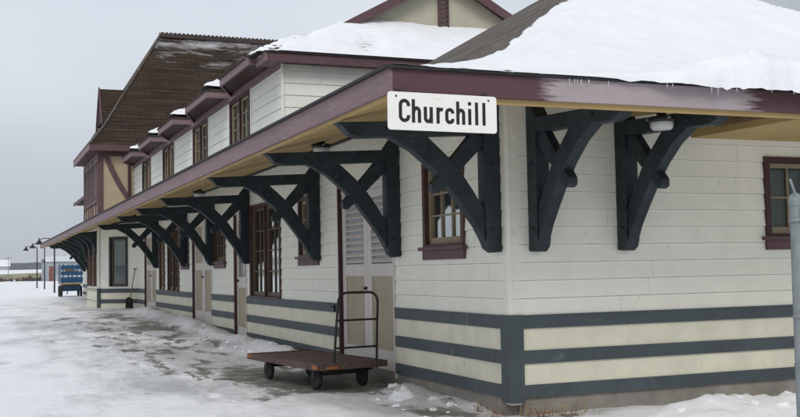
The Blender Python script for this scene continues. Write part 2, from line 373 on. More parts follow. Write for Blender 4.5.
def dents(x, y):
    z = 0; i, j = int(math.floor(x/.5)), int(math.floor(y/.5))
    for a in (i-1, i, i+1):
        for b in (j-1, j, j+1):
            for (px, py, dx, dy) in FPG.get((a, b), ()):
                u = (x-px)*dx+(y-py)*dy; v = -(x-px)*dy+(y-py)*dx; r = math.hypot(u/.16, v/.075)
                z += -.030*math.exp(-r**4)+.010*math.exp(-((r-1.5)/.35)**2)
    return z
def bare(x, y):
    a = (1-sstep(-1.0, -.3, x*0+abs(x+1.2)/2.6-1.0))      # a strip nearest the wall
    b = .20*math.exp(-((x+1.0)/1.9)**2)*(sstep(2.2, 3.2, y)*(1-sstep(30, 44, y)))
    b += .34*math.exp(-(((x+.75)/1.0)**2+((y-4.1)/2.2)**2))
    b += .10*math.exp(-(((x+2.2)/1.6)**2+((y-14)/5)**2))
    b += .17*math.exp(-(((x+4.0)/3.5)**2+((y-19)/9)**2))+.16*math.exp(-(((x+2.6)/1.2)**2+((y-7)/3)**2))
    b += .035*(1-sstep(5.5, 9, abs(x+3)))*sstep(1, 4, y)*(1-sstep(30, 44, y))
    b += .34*math.exp(-((y+.2)/.28)**2)*math.exp(-((x-.2)/1.3)**2)
    b += .36*math.exp(-((x+.4)/.6)**2)*math.exp(-((y-.8)/1.3)**2)
    b += .26*math.exp(-(((x+2.3)/.5)**2+((y+1.2)/1.2)**2))
    b -= .25*math.exp(-((x+.35)/.3)**2)*sstep(6.5, 8, y)*(1-sstep(22, 27, y))
    b -= .3*math.exp(-((y+1.4)/.8)**2)*sstep(.4, 1.4, x)
    b *= 1-.5*sstep(45, 60, y)
    return b+.10*(1-sstep(30, 60, y))
def axis(segs):
    o = []
    for a, b, st in segs:
        n = max(1, int(round((b-a)/st))); o += [a+(b-a)*i/n for i in range(n)]
    return o+[segs[-1][1]]
xs = axis([(-6000, -1500, 1500), (-1500, -300, 300), (-300, -60, 60), (-60, -16, 5), (-16, -6, .5), (-6, -3, .14), (-3, 5, .075), (5, 10, .4), (10, 30, 4), (30, 120, 30), (120, 600, 120), (600, 6000, 1350)])
ys = axis([(-400, -60, 60), (-60, -12, 6), (-12, -5, .4), (-5, 7, .09), (7, 16, .16), (16, 34, .35), (34, 60, 1.2), (60, 120, 4), (120, 400, 35), (400, 1200, 200), (1200, 8000, 1700)])
g = MB(); nx = len(xs)
vs = []
for y in ys:
    for x in xs: vs.append((x, y, ground_h(x, y)+(dents(x, y) if -7 < x < 3 and -6 < y < 26 else 0)))
g.add(vs, [(j*nx+i, j*nx+i+1, (j+1)*nx+i+1, (j+1)*nx+i) for j in range(len(ys)-1) for i in range(nx-1)], True)
go = g.build('snow_ground', M_['ground']); tag(go, kind='structure')
at = go.data.attributes.new('bare', 'FLOAT', 'POINT')
at.data.foreach_set('value', [bare(v[0], v[1]) for v in vs])

# ------------------------------------------------------------------ the station
st = empty('railway_station', (0, 0, 0))
tag(st, 'long white wooden railway station with mauve eaves, dark timber brackets and snowy roofs', 'railway station')
FL = Fr((0, 0, 0), (0, 1, 0), (-1, 0, 0)); FE = Fr((0, 0, 0), (1, 0, 0), (0, -1, 0))

def siding(name, fr, u0, u1, z0, z1, holes, mt, exp=.193, lap=.016, seed=1, parent=st):
    """lapped boards cut round the openings, over a flat backing that is cut too"""
    rn = random.Random(seed); mb = MB()
    zc = sorted(set([z0, z1]+[h[2] for h in holes]+[h[3] for h in holes]))
    rows = []; z = z0
    while z < z1-1e-4: rows.append((z, min(z+exp, z1))); z += exp
    for (a, b) in rows:
        cuts = [a]+[q for q in zc if a+1e-4 < q < b-1e-4]+[b]
        joints = []; u = u0+rn.uniform(.4, 2.6)
        while u < u1: joints.append(u); u += rn.uniform(1.1, 2.9)
        for c, d in zip(cuts, cuts[1:]):
            mid = (c+d)/2
            blk = sorted([(h[0], h[1]) for h in holes if h[2] < mid < h[3]])
            segs = []; p = u0
            for h in blk:
                if h[0] > p: segs.append((p, h[0]))
                p = max(p, h[1])
            if p < u1: segs.append((p, u1))
            for s0, s1 in segs:
                js = [s0]+[j for j in joints if s0+.05 < j < s1-.05]+[s1]
                for k, (p0, p1) in enumerate(zip(js, js[1:])):
                    g0 = .0018 if k else 0; g1 = .0018 if k < len(js)-2 else 0
                    wa = lap*(1-(c-a)/exp)+.002; wb = lap*(1-(d-a)/exp)+.002
                    q = rn.uniform(-.0012, .0012); P0 = p0+g0; P1 = p1-g1
                    D_ = d-.0055 if d == b and d < z1-.01 else d
                    vs = [fr(P0, c, wa+q), fr(P1, c, wa+q), fr(P1, D_, wb+q), fr(P0, D_, wb+q), fr(P0, c, -.01), fr(P1, c, -.01), fr(P1, D_, -.01), fr(P0, D_, -.01)]
                    mb.add(vs, [(0,1,2,3), (4,5,1,0), (0,3,7,4), (1,5,6,2)] if fr.flip else [(3,2,1,0), (0,1,5,4), (4,7,3,0), (2,6,5,1)])
    for c, d in zip(zc, zc[1:]):
        mid = (c+d)/2; p = u0
        for h in sorted([(h[0], h[1]) for h in holes if h[2] < mid < h[3]])+[(u1, u1)]:
            if h[0] > p: mb.lbox(fr, p, h[0], c, d, -.13, -.009)
            p = max(p, h[1])
    return mb.build(name, mt, parent)

def window(fr, u0, u1, z0, z1, cols=3, rows=2, pair=False, sill=True, apron=True, curtain=None, casing='browncasing', sash='tan', cw=.075, name='window', meet=False, label=None, depth=0, blind=None, parent=st, lightsill=False):
    """opening u0..u1 by z0..z1 measured outside the casing"""
    a = MB()
    zt = z1; zb = z0
    for (p, q, r, s_) in ((u0, u0+cw, zb, zt), (u1-cw, u1, zb, zt), (u0+cw, u1-cw, zt-cw, zt), (u0+cw, u1-cw, zb, zb+.03)):
        a.lbox(fr, p, q, r, s_, -.10, .04)
    w_ = a.build(name, M_[casing], parent)
    if label: w_['label'] = label
    n = 2 if pair else 1
    iu0, iu1 = u0+cw, u1-cw; mid = .07
    parts = [(iu0, iu1)] if n == 1 else [(iu0, (iu0+iu1)/2-mid/2), ((iu0+iu1)/2+mid/2, iu1)]
    if n == 2:
        MB().lbox(fr, (iu0+iu1)/2-mid/2, (iu0+iu1)/2+mid/2, zb+.03, zt-cw, -.09, .03).build('mullion', M_[casing], w_)
    for (p, q) in parts:
        s = MB(); sw = .055; b0, t0 = zb+.031, zt-cw-.001; p += .001; q -= .001
        for (a0, a1, c0, c1) in ((p, p+sw, b0, t0), (q-sw, q, b0, t0), (p+sw, q-sw, t0-sw, t0), (p+sw, q-sw, b0, b0+sw*1.5)):
            s.lbox(fr, a0, a1, c0, c1, -.075, -.02)
        P0, P1, B0, B1 = p+sw, q-sw, b0+sw*1.5, t0-sw
        if meet: s.lbox(fr, P0, P1, (B0+B1)/2-.025, (B0+B1)/2+.025, -.072, -.015)
        for k in range(1, cols):
            c = P0+(P1-P0)*k/cols; s.lbox(fr, c-.011, c+.011, B0, B1, -.066, -.026)
        rr2 = [(B0+(B1-B0)*k/rows) for k in range(1, rows)]
        for c in rr2: s.lbox(fr, P0, P1, c-.011, c+.011, -.063, -.029)
        s.build('sash', M_[sash], w_)
        MB().add([fr(P0, B0, -.05), fr(P1, B0, -.05), fr(P1, B1, -.05), fr(P0, B1, -.05)], [(0, 1, 2, 3)]).build('pane', M_['glass'], w_)
        if curtain:
            c0 = B0+(B1-B0)*curtain[0]; c1 = B0+(B1-B0)*curtain[1]
            cu = MB(); n_ = 24; vs = []
            for i in range(n_+1):
                u = P0+(P1-P0)*i/n_; ww = -.16+.02*math.sin(i*1.9+u*3); vs += [fr(u, c0, ww), fr(u, c1, ww)]
            cu.add(vs, [(2*i, 2*i+2, 2*i+3, 2*i+1) for i in range(n_)], True).build('curtain', M_['curtain'], w_)
        if blind is not None:
            MB().lbox(fr, P0, P1, B0+(B1-B0)*blind, B1, -.11, -.105).build('blind', M_['blind'], w_)
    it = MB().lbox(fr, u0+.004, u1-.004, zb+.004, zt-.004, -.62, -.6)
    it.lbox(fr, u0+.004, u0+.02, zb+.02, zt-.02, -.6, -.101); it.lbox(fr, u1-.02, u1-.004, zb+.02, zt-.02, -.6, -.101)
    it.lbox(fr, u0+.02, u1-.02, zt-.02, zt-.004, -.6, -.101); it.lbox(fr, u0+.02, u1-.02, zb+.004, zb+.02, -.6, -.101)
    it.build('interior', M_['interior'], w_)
    if sill:
        sl = MB().lbox(fr, u0-.06, u1+.06, zb-.045, zb-.002, -.05, .085)
        if apron: sl.lbox(fr, u0-.01, u1+.01, zb-.16, zb-.047, .0, .045)
        sl.build('sill', M_['mauve_dark'] if not lightsill else M_['mauve'], w_)
    return w_

def door(fr, u0, u1, z0, z1, kind, label=None, parent=st):
    a = MB(); cw = .055
    a.lbox(fr, u1-cw, u1, z0, z1, -.11, .03)
    d = a.build('door', M_['browncasing' if kind != 'louvre' else 'darkred'], parent)
    MB().lbox(fr, u0, u0+cw, z0, z1, -.11, .025).lbox(fr, u0+cw, u1-cw, z1-cw, z1, -.11, .03).build('door_frame', M_['door'], d)
    if label: d['label'] = label
    iu0, iu1 = u0+cw, u1-cw; n = 1 if kind == 'single' else 2
    step = (iu1-iu0)/n; zb, zt = z0+.01, z1-cw-.004
    if kind == 'louvre':      # plain board transom above the leaves
        MB().lbox(fr, iu0, iu1, zt-.10, zt, -.08, -.02).build('transom_board', M_['door'], d); zt -= .104
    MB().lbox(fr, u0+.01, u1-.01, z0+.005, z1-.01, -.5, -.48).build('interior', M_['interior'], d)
    for k in range(n):
        p, q = iu0+step*k+.003, iu0+step*(k+1)-.003; s = MB(); sw = .15 if kind != 'single' else .12
        zm0, zm1 = z0+.255+1.12, z0+.255+1.30       # lock rail
        zbr = z0+.34
        if kind == 'single': zm0, zm1 = z0+1.05, z0+1.28; zbr = z0+.2
        for (a0, a1, c0, c1) in ((p, p+sw, zb, zt), (q-sw, q, zb, zt), (p+sw, q-sw, zt-.12, zt), (p+sw, q-sw, zm0, zm1), (p+sw, q-sw, zb, zbr)):
            s.lbox(fr, a0, a1, c0, c1, -.075, -.03)
        s.build('door_leaf', M_['door'], d)
        MB().lbox(fr, p+sw, q-sw, zbr, zm0, -.068, -.05).build('lower_panel', M_['doorpanel'], d)
        if kind == 'louvre':
            lv = MB(); z = zm1+.02; ct = (zm1+.0, zt-.12)
            while z < zt-.15:
                P0, P1 = p+sw, q-sw
                vs = [fr(P0, z, -.03), fr(P1, z, -.03), fr(P1, z+.045, -.066), fr(P0, z+.045, -.066), fr(P0, z+.011, -.026), fr(P1, z+.011, -.026), fr(P1, z+.056, -.062), fr(P0, z+.056, -.062)]
                lv.add(vs, [(0,1,2,3), (7,6,5,4), (0,4,5,1), (1,5,6,2), (2,6,7,3), (3,7,4,0)]); z += .096
            lv.build('louvre', M_['door'], d)
            MB().lbox(fr, p+sw, q-sw, zm1, zt-.12, -.09, -.08).build('backing', M_['fargrey'], d)
        elif kind == 'panel':
            MB().lbox(fr, p+sw, q-sw, zm1, zt-.12, -.068, -.05).build('upper_panel', M_['doorpanel'], d)
        else:
            P0, P1 = p+sw, q-sw; s2 = MB()
            for k2 in range(1, 3): c = P0+(P1-P0)*k2/3; s2.lbox(fr, c-.014, c+.014, zm1, zt-.12, -.07, -.034)
            s2.lbox(fr, P0, P1, (zm1+zt)/2+.2, (zm1+zt)/2+.225, -.068, -.036)
            s2.build('muntin', M_['door'], d)
            MB().add([fr(P0, zm1, -.055), fr(P1, zm1, -.055), fr(P1, zt-.12, -.055), fr(P0, zt-.12, -.055)], [(0, 1, 2, 3)]).build('pane', M_['glass'], d)
    kx = (iu0+iu1)/2+(.06 if n == 2 else .35)
    c = fr(kx, z0+1.2, -.0); MB().lathe([(0, -.03), (.012, -.028), (.012, 0), (.028, .008), (.028, .03), (0, .038)], c, 'x', 10).build('door_handle', M_['iron'], d)
    return d

# openings on the platform wall: (u0,u1,z0,z1)
ops = []
def op(*a): ops.append(a); return a
o_w1 = op(1.02, 2.2, 1.86, 2.92); o_d1 = op(3.22, 5.58, .12, 2.92); o_w2 = op(6.58, 7.72, 1.84, 2.88)
o_w3 = op(8.92, 11.25, 1.075, 2.95); o_d2 = op(11.58, 12.72, .2, 2.9); o_w4 = op(13.58, 14.75, 1.84, 2.85)
o_d3 = op(15.08, 17.5, .28, 2.95); o_w5 = op(18.0, 19.1, 1.84, 2.9); o_w6 = op(19.45, 21.3, 1.075, 2.95)
o_w7 = op(21.85, 22.8, 1.075, 2.95); o_d4 = op(23.5, 25.9, .32, 2.95)
siding('wall', FL, 0.0, 48, 1.06, 3.62, ops, M_['siding'], seed=3)
window(FL, *o_w1, cols=3, rows=3, curtain=(.0, .66), lightsill=False)
door(FL, *o_d1, 'louvre', label='double door with white louvres above beige panels')
window(FL, *o_w2, cols=3, rows=3, curtain=(.0, .85), lightsill=False)
window(FL, *o_w3, cols=2, rows=4, pair=True, sill=False, sash='brown', curtain=(.0, .8))  # curtain's lilac grey also paints in the mauve reflections on these panes
door(FL, *o_d2, 'single', label='single door with barred glass above a beige panel')
window(FL, *o_w4, cols=3, rows=3, sash='brown', lightsill=False)
door(FL, *o_d3, 'panel', label='double door with beige panels above and below')
window(FL, *o_w5, cols=3, rows=3, sash='brown', lightsill=False)
window(FL, *o_w6, cols=2, rows=4, pair=True, sill=False, sash='brown', curtain=(.0, .7))
window(FL, *o_w7, cols=2, rows=4, sill=False, sash='tan')
door(FL, *o_d4, 'panel')
o_e1 = (3.48, 4.82, 1.90, 2.86); o_e2 = (6.2, 7.3, 1.90, 2.86)
siding('wall', FE, 0.0, 8.0, 1.06, 3.62, [o_e1, o_e2], M_['siding'], seed=11)
window(FE, *o_e1, cols=4, rows=2, sash='tan', casing='darkred', blind=.0); window(FE, *o_e2, cols=3, rows=2, casing='darkred', blind=.0)  # blinds added behind the panes; their grey green paints the tone of reflecting glass
siding('wall', Fr((8, 0, 0), (0, 1, 0), (1, 0, 0)), 0, 11.3, .2, 3.62, [], M_['siding'], seed=12)
MB().box(.2, 10.6, 8.8, 47.8, -.2, 4.2).build('rear_block_wall', M_['siding'], st)
# striped base
def base(fr, u0, u1, doors, corner=False, seed=1):
    segs = []; p = u0
    for d in sorted(doors): segs.append((p, d[0])); p = d[1]
    segs.append((p, u1))
    trim = MB(); pan = MB(); cap = MB(); ft = MB()
    for a, b in segs:
        for (c, d) in ((.93, 1.058), (.555, .695), (.195, .328)): trim.lbox(fr, a, b, c, d, -.01, .035)
        trim.lbox(fr, a, b, 1.0585, 1.075, -.01, .042)
        for (c, d) in ((.695, .93), (.328, .555)): pan.lbox(fr, a, b, c+.001, d-.001, -.1, .012)
        if a > .5 or not corner: cap.lbox(fr, a+.002, a+.06, .94, 1.05, .036, .041)
    ft.lbox(fr, u0, u1, -.4, .194, -.15, .0)
    trim.build('base_stripe', M_['slate'], st); pan.build('base_panel', M_['cream'], st); ft.build('foundation', M_['concrete'], st)
dd = [(d[0], d[1]) for d in (o_d1, o_d2, o_d3, o_d4)]
base(FL, .14, 48, dd, True); base(FE, .14, 8, [], True)
# corner board: white above, slate below
cb = MB(); cb.box(-.044, .0, -.044, .14, .15, 1.08); cb.box(0.0, .14, -.044, 0, .15, 1.08); cb.build('corner_board', M_['slate'], st)
cb = MB(); cb.box(-.024, .0, -.024, .022, 1.081, 3.6); cb.box(0.0, .022, -.024, 0, 1.081, 3.6); cb.build('corner_board', M_['siding'], st)
# downpipe-like joints beside the first door: small black hook on the stripe
MB().lbox(FL, 5.75, 5.9, 1.0, 1.03, .035, .07).lbox(FL, 5.72, 5.76, .94, 1.05, .035, .06).build('stripe_bracket', M_['iron'], st)
# sills under the tall platform windows
MB().lbox(FL, 8.9, 11.27, 1.076, 1.10, .0, .08).lbox(FL, 19.4, 21.3, 1.076, 1.10, .0, .08).build('long_sill', M_['mauve_dark'], st)

# bay (operator's window bay) with slanted sides
B1, B2, B3, B4 = Vector((0, 27.7, 0)), Vector((-1.21, 28.9, 0)), Vector((-1.21, 33.0, 0)), Vector((0, 34.2, 0))
def seg_frame(a, b):
    U = (b-a).normalized(); Nn = Vector((-U.y, U.x, 0))
    if Nn.x > 0: Nn = -Nn
    return Fr(a, U, Nn), (b-a).length
for i, (a, b) in enumerate(((B1, B2), (B2, B3), (B3, B4))):
    fr, ln = seg_frame(a, b)
    if i == 1: hs = [(.25, 1.15, 1.15, 2.95), (1.5, 2.6, 1.15, 2.95), (2.95, 3.85, 1.15, 2.95)]
    elif i == 0: hs = [(.42, 1.22, 1.15, 2.92)]
    else: hs = []
    siding('bay_wall', fr, 0, ln, 1.06, 3.4, hs, M_['siding'], seed=20+i, exp=.4, lap=.004)
    for h in hs:
        if i == 0: window(fr, *h, cols=1, rows=1, meet=False, casing='bracket', sash='brown', blind=.42, sill=False)
        else: window(fr, *h, cols=1, rows=1, meet=True, sash='tan', sill=False, casing='browncasing', cw=.05)
    if i != 1:
        base(fr, 0, ln, [])
    else:
        MB().lbox(fr, 0, ln, -.2, 1.06, -.1, .02).build('base_panel', M_['cream'], st)
        MB().lbox(fr, 0, ln, .60, .64, .02, .03).lbox(fr, 0, ln, 1.0, 1.08, .02, .05).build('base_stripe', M_['doorpanel'], st)
MB().box(-1.27, -1.17, 28.78, 28.98, -.2, 1.09).build('corner_board', M_['slate'], st)
MB().box(-1.26, -1.18, 28.82, 28.98, 1.09, 3.3).build('corner_board', M_['siding'], st)

# roof profile: inward distance from the eaves -> height
PROF = [(0, 3.2), (.85, 3.44), (1.56, 3.66), (2.16, 3.93), (2.6, 4.17), (3.03, 4.43), (3.54, 4.74), (4.1, 5.08), (4.43, 5.28), (6.4, 6.5)]
XE, XR, YF = -2.24, 10.1, 10.84
def rh(x, y):
    d = min(x-XE, y-XE)
    if x > .75: d = min(d, XR-x, YF-y)
    z = interp(max(0, d), PROF)
    if x > .75 and y > 8: z = max(z, 4.25)
    return z
def hgrid(mb, X_, Y_, fn, flip=False):
    nx = len(X_); vs = [(x, y, fn(x, y)) for y in Y_ for x in X_]; fs = []
    for j in range(len(Y_)-1):
        for i in range(nx-1):
            a, b, c, d = j*nx+i, j*nx+i+1, (j+1)*nx+i+1, (j+1)*nx+i
            if vs[a][2]+vs[c][2] >= vs[b][2]+vs[d][2]: fs += [(a, b, c), (a, c, d)]
            else: fs += [(a, b, d), (b, c, d)]
    mb.add(vs, fs)
def lin(a, b, n): return [a+(b-a)*i/n for i in range(n+1)]
rf = MB()
gx_ = lin(XE, XE+2.99, 13); st_ = 2.99/13
gxr = [.75+i*(XR-.75)/42 for i in range(43)]
gy_ = [XE+i*st_ for i in range(61)]
hgrid(rf, gx_, gy_+[14, 20, 30, 47], rh)
rf.build('canopy_roof', M_['shingle_grey'], st)
rf = MB(); hgrid(rf, gxr, [XE+i*st_ for i in range(61)], rh); rf.build('hip_roof', M_['shingle_grey'], st)
# fascia, black edge, soffit
MB().box(XE, XE+.04, XE, 47, 3.0, 3.195).build('fascia', M_['mauve'], st)
MB().box(XE+.041, XR, XE, XE+.04, 3.0, 3.195).build('fascia', M_['maroon'], st)['label'] = 'maroon end fascia with paint bleached pale'
MB().box(XE-.03, XE+.06, XE-.03, 47.03, 3.196, 3.222).box(XE+.06, XR+.03, XE-.03, XE+.06, 3.196, 3.222).build('roof_edge', M_['edge'], st)
MB().box(XE+.041, XE+.075, XE+.07, 46.9, 2.975, 3.12).box(XE+.041, XR, XE+.041, XE+.07, 2.955, 3.12).build('subfascia', M_['yellow'], st)
so = MB(); zs0, zs1 = 3.035, 3.60
# long soffit boards run along the eaves
nb = 16
for i in range(nb):
    a = XE+.04+(2.2)*i/nb; b = XE+.04+2.2*(i+1)/nb-.006
    za = zs0+(zs1-zs0)*i/nb; zb_ = zs0+(zs1-zs0)*(i+1)/nb
    so.add([(a, a, za), (b, b, zb_), (b, 47, zb_), (a, 47, za), (a, a, za+.02), (b, b, zb_+.02), (b, 47, zb_+.02), (a, 47, za+.02)], [(0,3,2,1), (4,5,6,7), (0,4,7,3), (1,2,6,5)])
    so.add([(a, a, za), (b, b, zb_), (2.43, b, zb_), (2.43, a, za), (a, a, za+.02), (b, b, zb_+.02), (2.43, b, zb_+.02), (2.43, a, za+.02)], [(0,1,2,3), (7,6,5,4), (0,3,7,4), (1,5,6,2)])
so.build('soffit', M_['yellow'], st)
# boxed porch ceiling to the right, with its own face and cleat
bx = MB(); bx.prism([(-2.19, 3.03), (-.001, 3.055), (-.001, 3.62), (-2.19, 3.12)], lambda p, q, t: (t, p, q), 2.44, 10.3)
bx.build('boxed_ceiling', M_['yellow'], st)
MB().prism([(-2.0, 3.10), (-.5, 3.12), (-.5, 3.17), (-2.0, 3.15)], lambda p, q, t: (t, p, q), 2.405, 2.438).build('ceiling_cleat', M_['wood'], st)
MB().prism([(-1.7, 3.13), (-.12, 3.24), (-.12, 3.62), (-1.7, 3.19)], lambda p, q, t: (t, p, q), 1.36, 1.44).build('lookout', M_['yellow'], st)

# timber brackets
def bracket(x, y, rz, seed=0, long=True):
    b = empty('bracket', (x, y, 0), rz, st); t = .085 
    F_ = lambda p, q, w_: (-p, w_, q)
    MB().prism([(0, 1.76), (.09, 1.75), (.16, 1.80), (.19, 1.88), (.175, 1.97), (.19, 2.03), (.19, 3.22), (.10, 3.34), (0, 3.40)], F_, -t, t).build('post', M_['bracket'], b, .008)
    MB().prism([(.0, 3.04), (.0, 3.20), (1.86, 3.105), (1.80, 3.07), (1.72, 2.985), (1.60, 2.955)], F_, -t*.92, t*.92).build('beam', M_['bracket'], b, .008)
    # curved brace
    outer = [(1.30, 2.985), (1.02, 2.84), (.80, 2.66), (.60, 2.45), (.42, 2.22), (.28, 2.03), (.19, 1.86)]
    inner = [(.191, 2.22), (.32, 2.42), (.46, 2.62), (.62, 2.79), (.80, 2.95), (.86, 3.0)]
    MB().prism(outer+inner, F_, -t*.8, t*.8).build('brace', M_['bracket'], b, .008)
    MB().prism([(.19, 3.02), (.33, 3.03), (.80, 2.49), (.80, 2.42), (.74, 2.39), (.68, 2.43), (.19, 2.90)], F_, -t*.62, t*.62).build('strut', M_['bracket'], b, .006)
    for (u, z) in ((.1, 2.0), (.1, 2.7), (1.3, 3.05)):
        for s_ in (-1, 1):
            MB().lathe([(0, .0), (.022, 0), (.022, .012), (.01, .022), (0, .024)] if s_ > 0 else [(0, 0), (.022, 0), (.022, -.012), (.01, -.022), (0, -.024)], (-u, s_*t*(.98 if u < .2 else .9), z), 'y', 8).build('bolt', M_['iron'], b)
    return b
proto = bracket(-.016, .19, 0)
for y in (3.07, 6.58, 11.35, 14.82, 18.3, 23.1, 35.6, 38.4, 41.3, 44.2, 46.6):
    c = copy_tree(proto, st); c.location = (-.016, y, 0)
for x in (.33, 1.46):
    c = copy_tree(proto, st); c.location = (x, -.016, 0); c.rotation_euler.z = R(90)
for x in (6.4, 7.6):
    c = copy_tree(proto, st); c.location = (x, -.016, 0); c.rotation_euler.z = R(90)
def bay_bracket(y):
    b = empty('bracket', (-1.23, y, 0), 0, st); F_ = lambda p, q, w_: (-p, w_, q)
    MB().prism([(0, 2.3), (.1, 2.33), (.1, 3.15), (0, 3.2)], F_, -.06, .06).build('post', M_['bracket'], b)
    MB().prism([(.1, 2.5), (.2, 2.75), (.45, 2.98), (.7, 3.05), (.78, 3.08), (.1, 3.16)], F_, -.06, .06).build('brace', M_['bracket'], b)
for y in (29.15, 31.0, 32.85): bay_bracket(y)
# conduit along the wall head
cd = MB(); cd.tube([(-.16, .3, 3.54), (-.16, 28, 3.54)], .026, 6); cd.tube([(-.1, -.1, 3.5), (-.1, .3, 3.54), (-.16, .6, 3.54)], .016, 6)
cd.build('conduit', M_['black'], st)

# upper storey -----------------------------------------------------
FU = Fr((.75, 0, 0), (0, 1, 0), (-1, 0, 0)); FN = Fr((0, 11.3, 0), (1, 0, 0), (0, -1, 0))
uops = [(14.15, 16.25, 4.75, 5.93), (19.0, 21.15, 4.75, 5.93), (24.4, 26.6, 4.75, 5.93), (29.3, 31.45, 4.75, 5.93)]
siding('upper_wall', FU, 11.3, 34, 4.3, 6.2, uops, M_['upper_siding'], exp=.26, seed=31)
siding('upper_wall', FN, .75, 9.85, 4.3, 6.15, [], M_['upper_siding'], exp=.26, seed=32)
for o_ in uops:
    window(FU, *o_, cols=2, rows=3, pair=True, sill=True, apron=False, sash='tan', casing='darkred')
eb = MB()
for (a, b) in ((14.0, 14.1), (16.3, 16.42), (18.85, 18.95), (21.2, 21.32), (24.25, 24.35), (26.65, 26.78), (29.15, 29.25), (31.5, 31.62)): eb.lbox(FU, a, b, 4.3, 5.95, .0, .03)
eb.build('window_trim', M_['upper_siding'], st)
MB().box(.70, .75, 11.25, 11.3, 4.3, 6.0).build('corner_board', M_['upper_siding'], st)
MB().lbox(FU, 11.3, 34, 5.93, 6.3, .018, .07).build('frieze', M_['mauve'], st)
MX = lambda x: min(x, 10.6-x)
GX = [(0, 6.17), (.17, 6.17), (.65, 6.42), (2.98, 7.5), (5.2, 8.8)]
def uh(x, y):
    z = interp(max(0, MX(x)-.1), GX)
    return min(z, 6.17+.62*(y-10.95))
ur = MB(); hgrid(ur, [.10, .27, .51]+[.75+.2*i for i in range(46)]+[9.95+.1, 10.33], [10.95+.205*i for i in range(11)], lambda x, y: uh(x, y)); ur.build('upper_hip_roof', M_['shingle_dark'], st)
ur = MB(); hgrid(ur, [.75]+[1+.4*i for i in range(22)]+[9.6, 9.85], [12.72]+[13.3+i*2 for i in range(11)]+[37], lambda x, y: interp(max(0, MX(x)-.1), GX)+.004); ur.build('upper_roof', M_['shingle_dark'], st)
# gablet
gz = lambda x: interp(max(0, MX(x)-.1), GX)
gp = [(3.0, 7.40)]+[(x, gz(x)-.03) for x in lin(3.0, 7.6, 12)]+[(7.6, 7.40)]
MB().prism(gp, lambda p, q, t: (p, t, q), 13.0, 13.1).build('gable_wall', M_['gable'], st)
rk = MB()
for sgn in (1, -1):
    X0, X1 = 2.2, 5.3
    fx = (lambda x: x) if sgn > 0 else (lambda x: 10.6-x)
    P = [(X0, gz(X0)+.03), (X1, gz(X1)+.03), (X1, gz(X1)-.22), (X0, gz(X0)-.17)]
    rk.prism([(fx(a), b) for a, b in P], lambda p, q, t: (p, t, q), 12.66, 12.71)
    rk.prism([(fx(a), b) for a, b in [(X0, gz(X0)-.03), (X1, gz(X1)-.03), (X1, gz(X1)-.05), (X0, gz(X0)-.05)]], lambda p, q, t: (p, t, q), 12.715, 13.0)
rk.build('rake_board', M_['mauve_dark'], st)
lv = MB(); lv.box(5.17, 5.21, 12.93, 12.99, 7.42, 8.45); lv.box(5.41, 5.45, 12.93, 12.99, 7.42, 8.45); lv.box(5.12, 5.50, 12.9, 12.99, 7.36, 7.42)
for i in range(9):
    z = 7.45+i*.112; lv.prism([(12.93, z), (12.99, z+.06), (12.99, z+.075), (12.93, z+.015)], lambda p, q, t: (t, p, q), 5.211, 5.409)
lv.build('gable_vent', M_['mauve_dark'], st)
# eaves over each window bay of the upper storey
HS = [.56, .42, .42, .42, .42]
def hood_z(i, x, y):
    a, b, c = eaves[i]; return 6.23+HS[i]*max(0, min(x-.07, y-a+.03, b+.03-y))
eaves = [(11.72, 14.56, 16.0), (16.16, 19.03, 20.9), (21.1, 23.75, 25.2), (25.4, 28.1, 29.8), (30.0, 32.6, 33.8)]
for i, (a, b, c) in enumerate(eaves):
    xo = .10; P = [(xo, a), (xo, b), (.72, c), (.72, a)]
    zt = lambda x: 6.20
    e = MB(); n = 4
    def inset(P, q): return [(x+(q if x < .5 else 0), y+(q if k in (0, 3) else -q)) for k, (x, y) in enumerate(P)]
    In = inset(P, .05)
    e.add([(x, y, 6.03) for x, y in P]+[(x, y, zt(x)) for x, y in P]+[(x, y, 6.03) for x, y in In]+[(x, y, 6.1) for x, y in In],
          [(4, 5, 6, 7)]+[(k, (k+1) % 4, 4+(k+1) % 4, 4+k) for k in range(4)]+[(8+k, 8+(k+1) % 4, (k+1) % 4, k) for k in range(4)]+[(12+k, 12+(k+1) % 4, 8+(k+1) % 4, 8+k) for k in range(4)])
    o_ = e.build('eave', M_['mauve'], st)
    MB().add([(x, y, 6.09) for x, y in In], [(3, 2, 1, 0)]).build('eave_soffit', M_['darkred'], o_)  # shade under the eave put into the colour: dark red, not the eave's mauve
    hr = MB(); sl = HS[i]; hgrid(hr, [.07, .1]+[.1+.1775*k for k in range(1, 18)], [a-.03+(b-a+.06)*k/16 for k in range(17)], lambda x, y: hood_z(i, x, y))
    hr.add([(.07, a-.03, 6.198), (.73, a-.03, 6.198), (.73, b+.03, 6.198), (.07, b+.03, 6.198)], [(3, 2, 1, 0)])
    hr.add([(.07, a-.03, 6.198), (.07, b+.03, 6.198), (.07, b+.03, 6.23), (.07, a-.03, 6.23), (3.1, a-.03, 6.198), (3.1, a-.03, 6.23)], [(3, 2, 1, 0), (0, 4, 5, 3)])
    hr.build('window_hood_roof', M_['shingle_dark'], st)
# lower eave at the near corner
MB().box(.27, .31, 10.95, 11.7, 5.97, 6.165).box(.311, .72, 10.99, 11.7, 6.0, 6.02).build('eave', M_['mauve'], st)
MB().box(.311, 10.5, 10.95, 10.99, 5.97, 6.165).box(.721, 10.5, 10.99, 11.29, 6.0, 6.02).build('fascia', M_['mauve_dark'], st)
MB().box(.25, 10.53, 10.91, 11.0, 6.166, 6.19).box(.25, .33, 11.0, 11.69, 6.166, 6.19).build('roof_edge', M_['edge'], st)

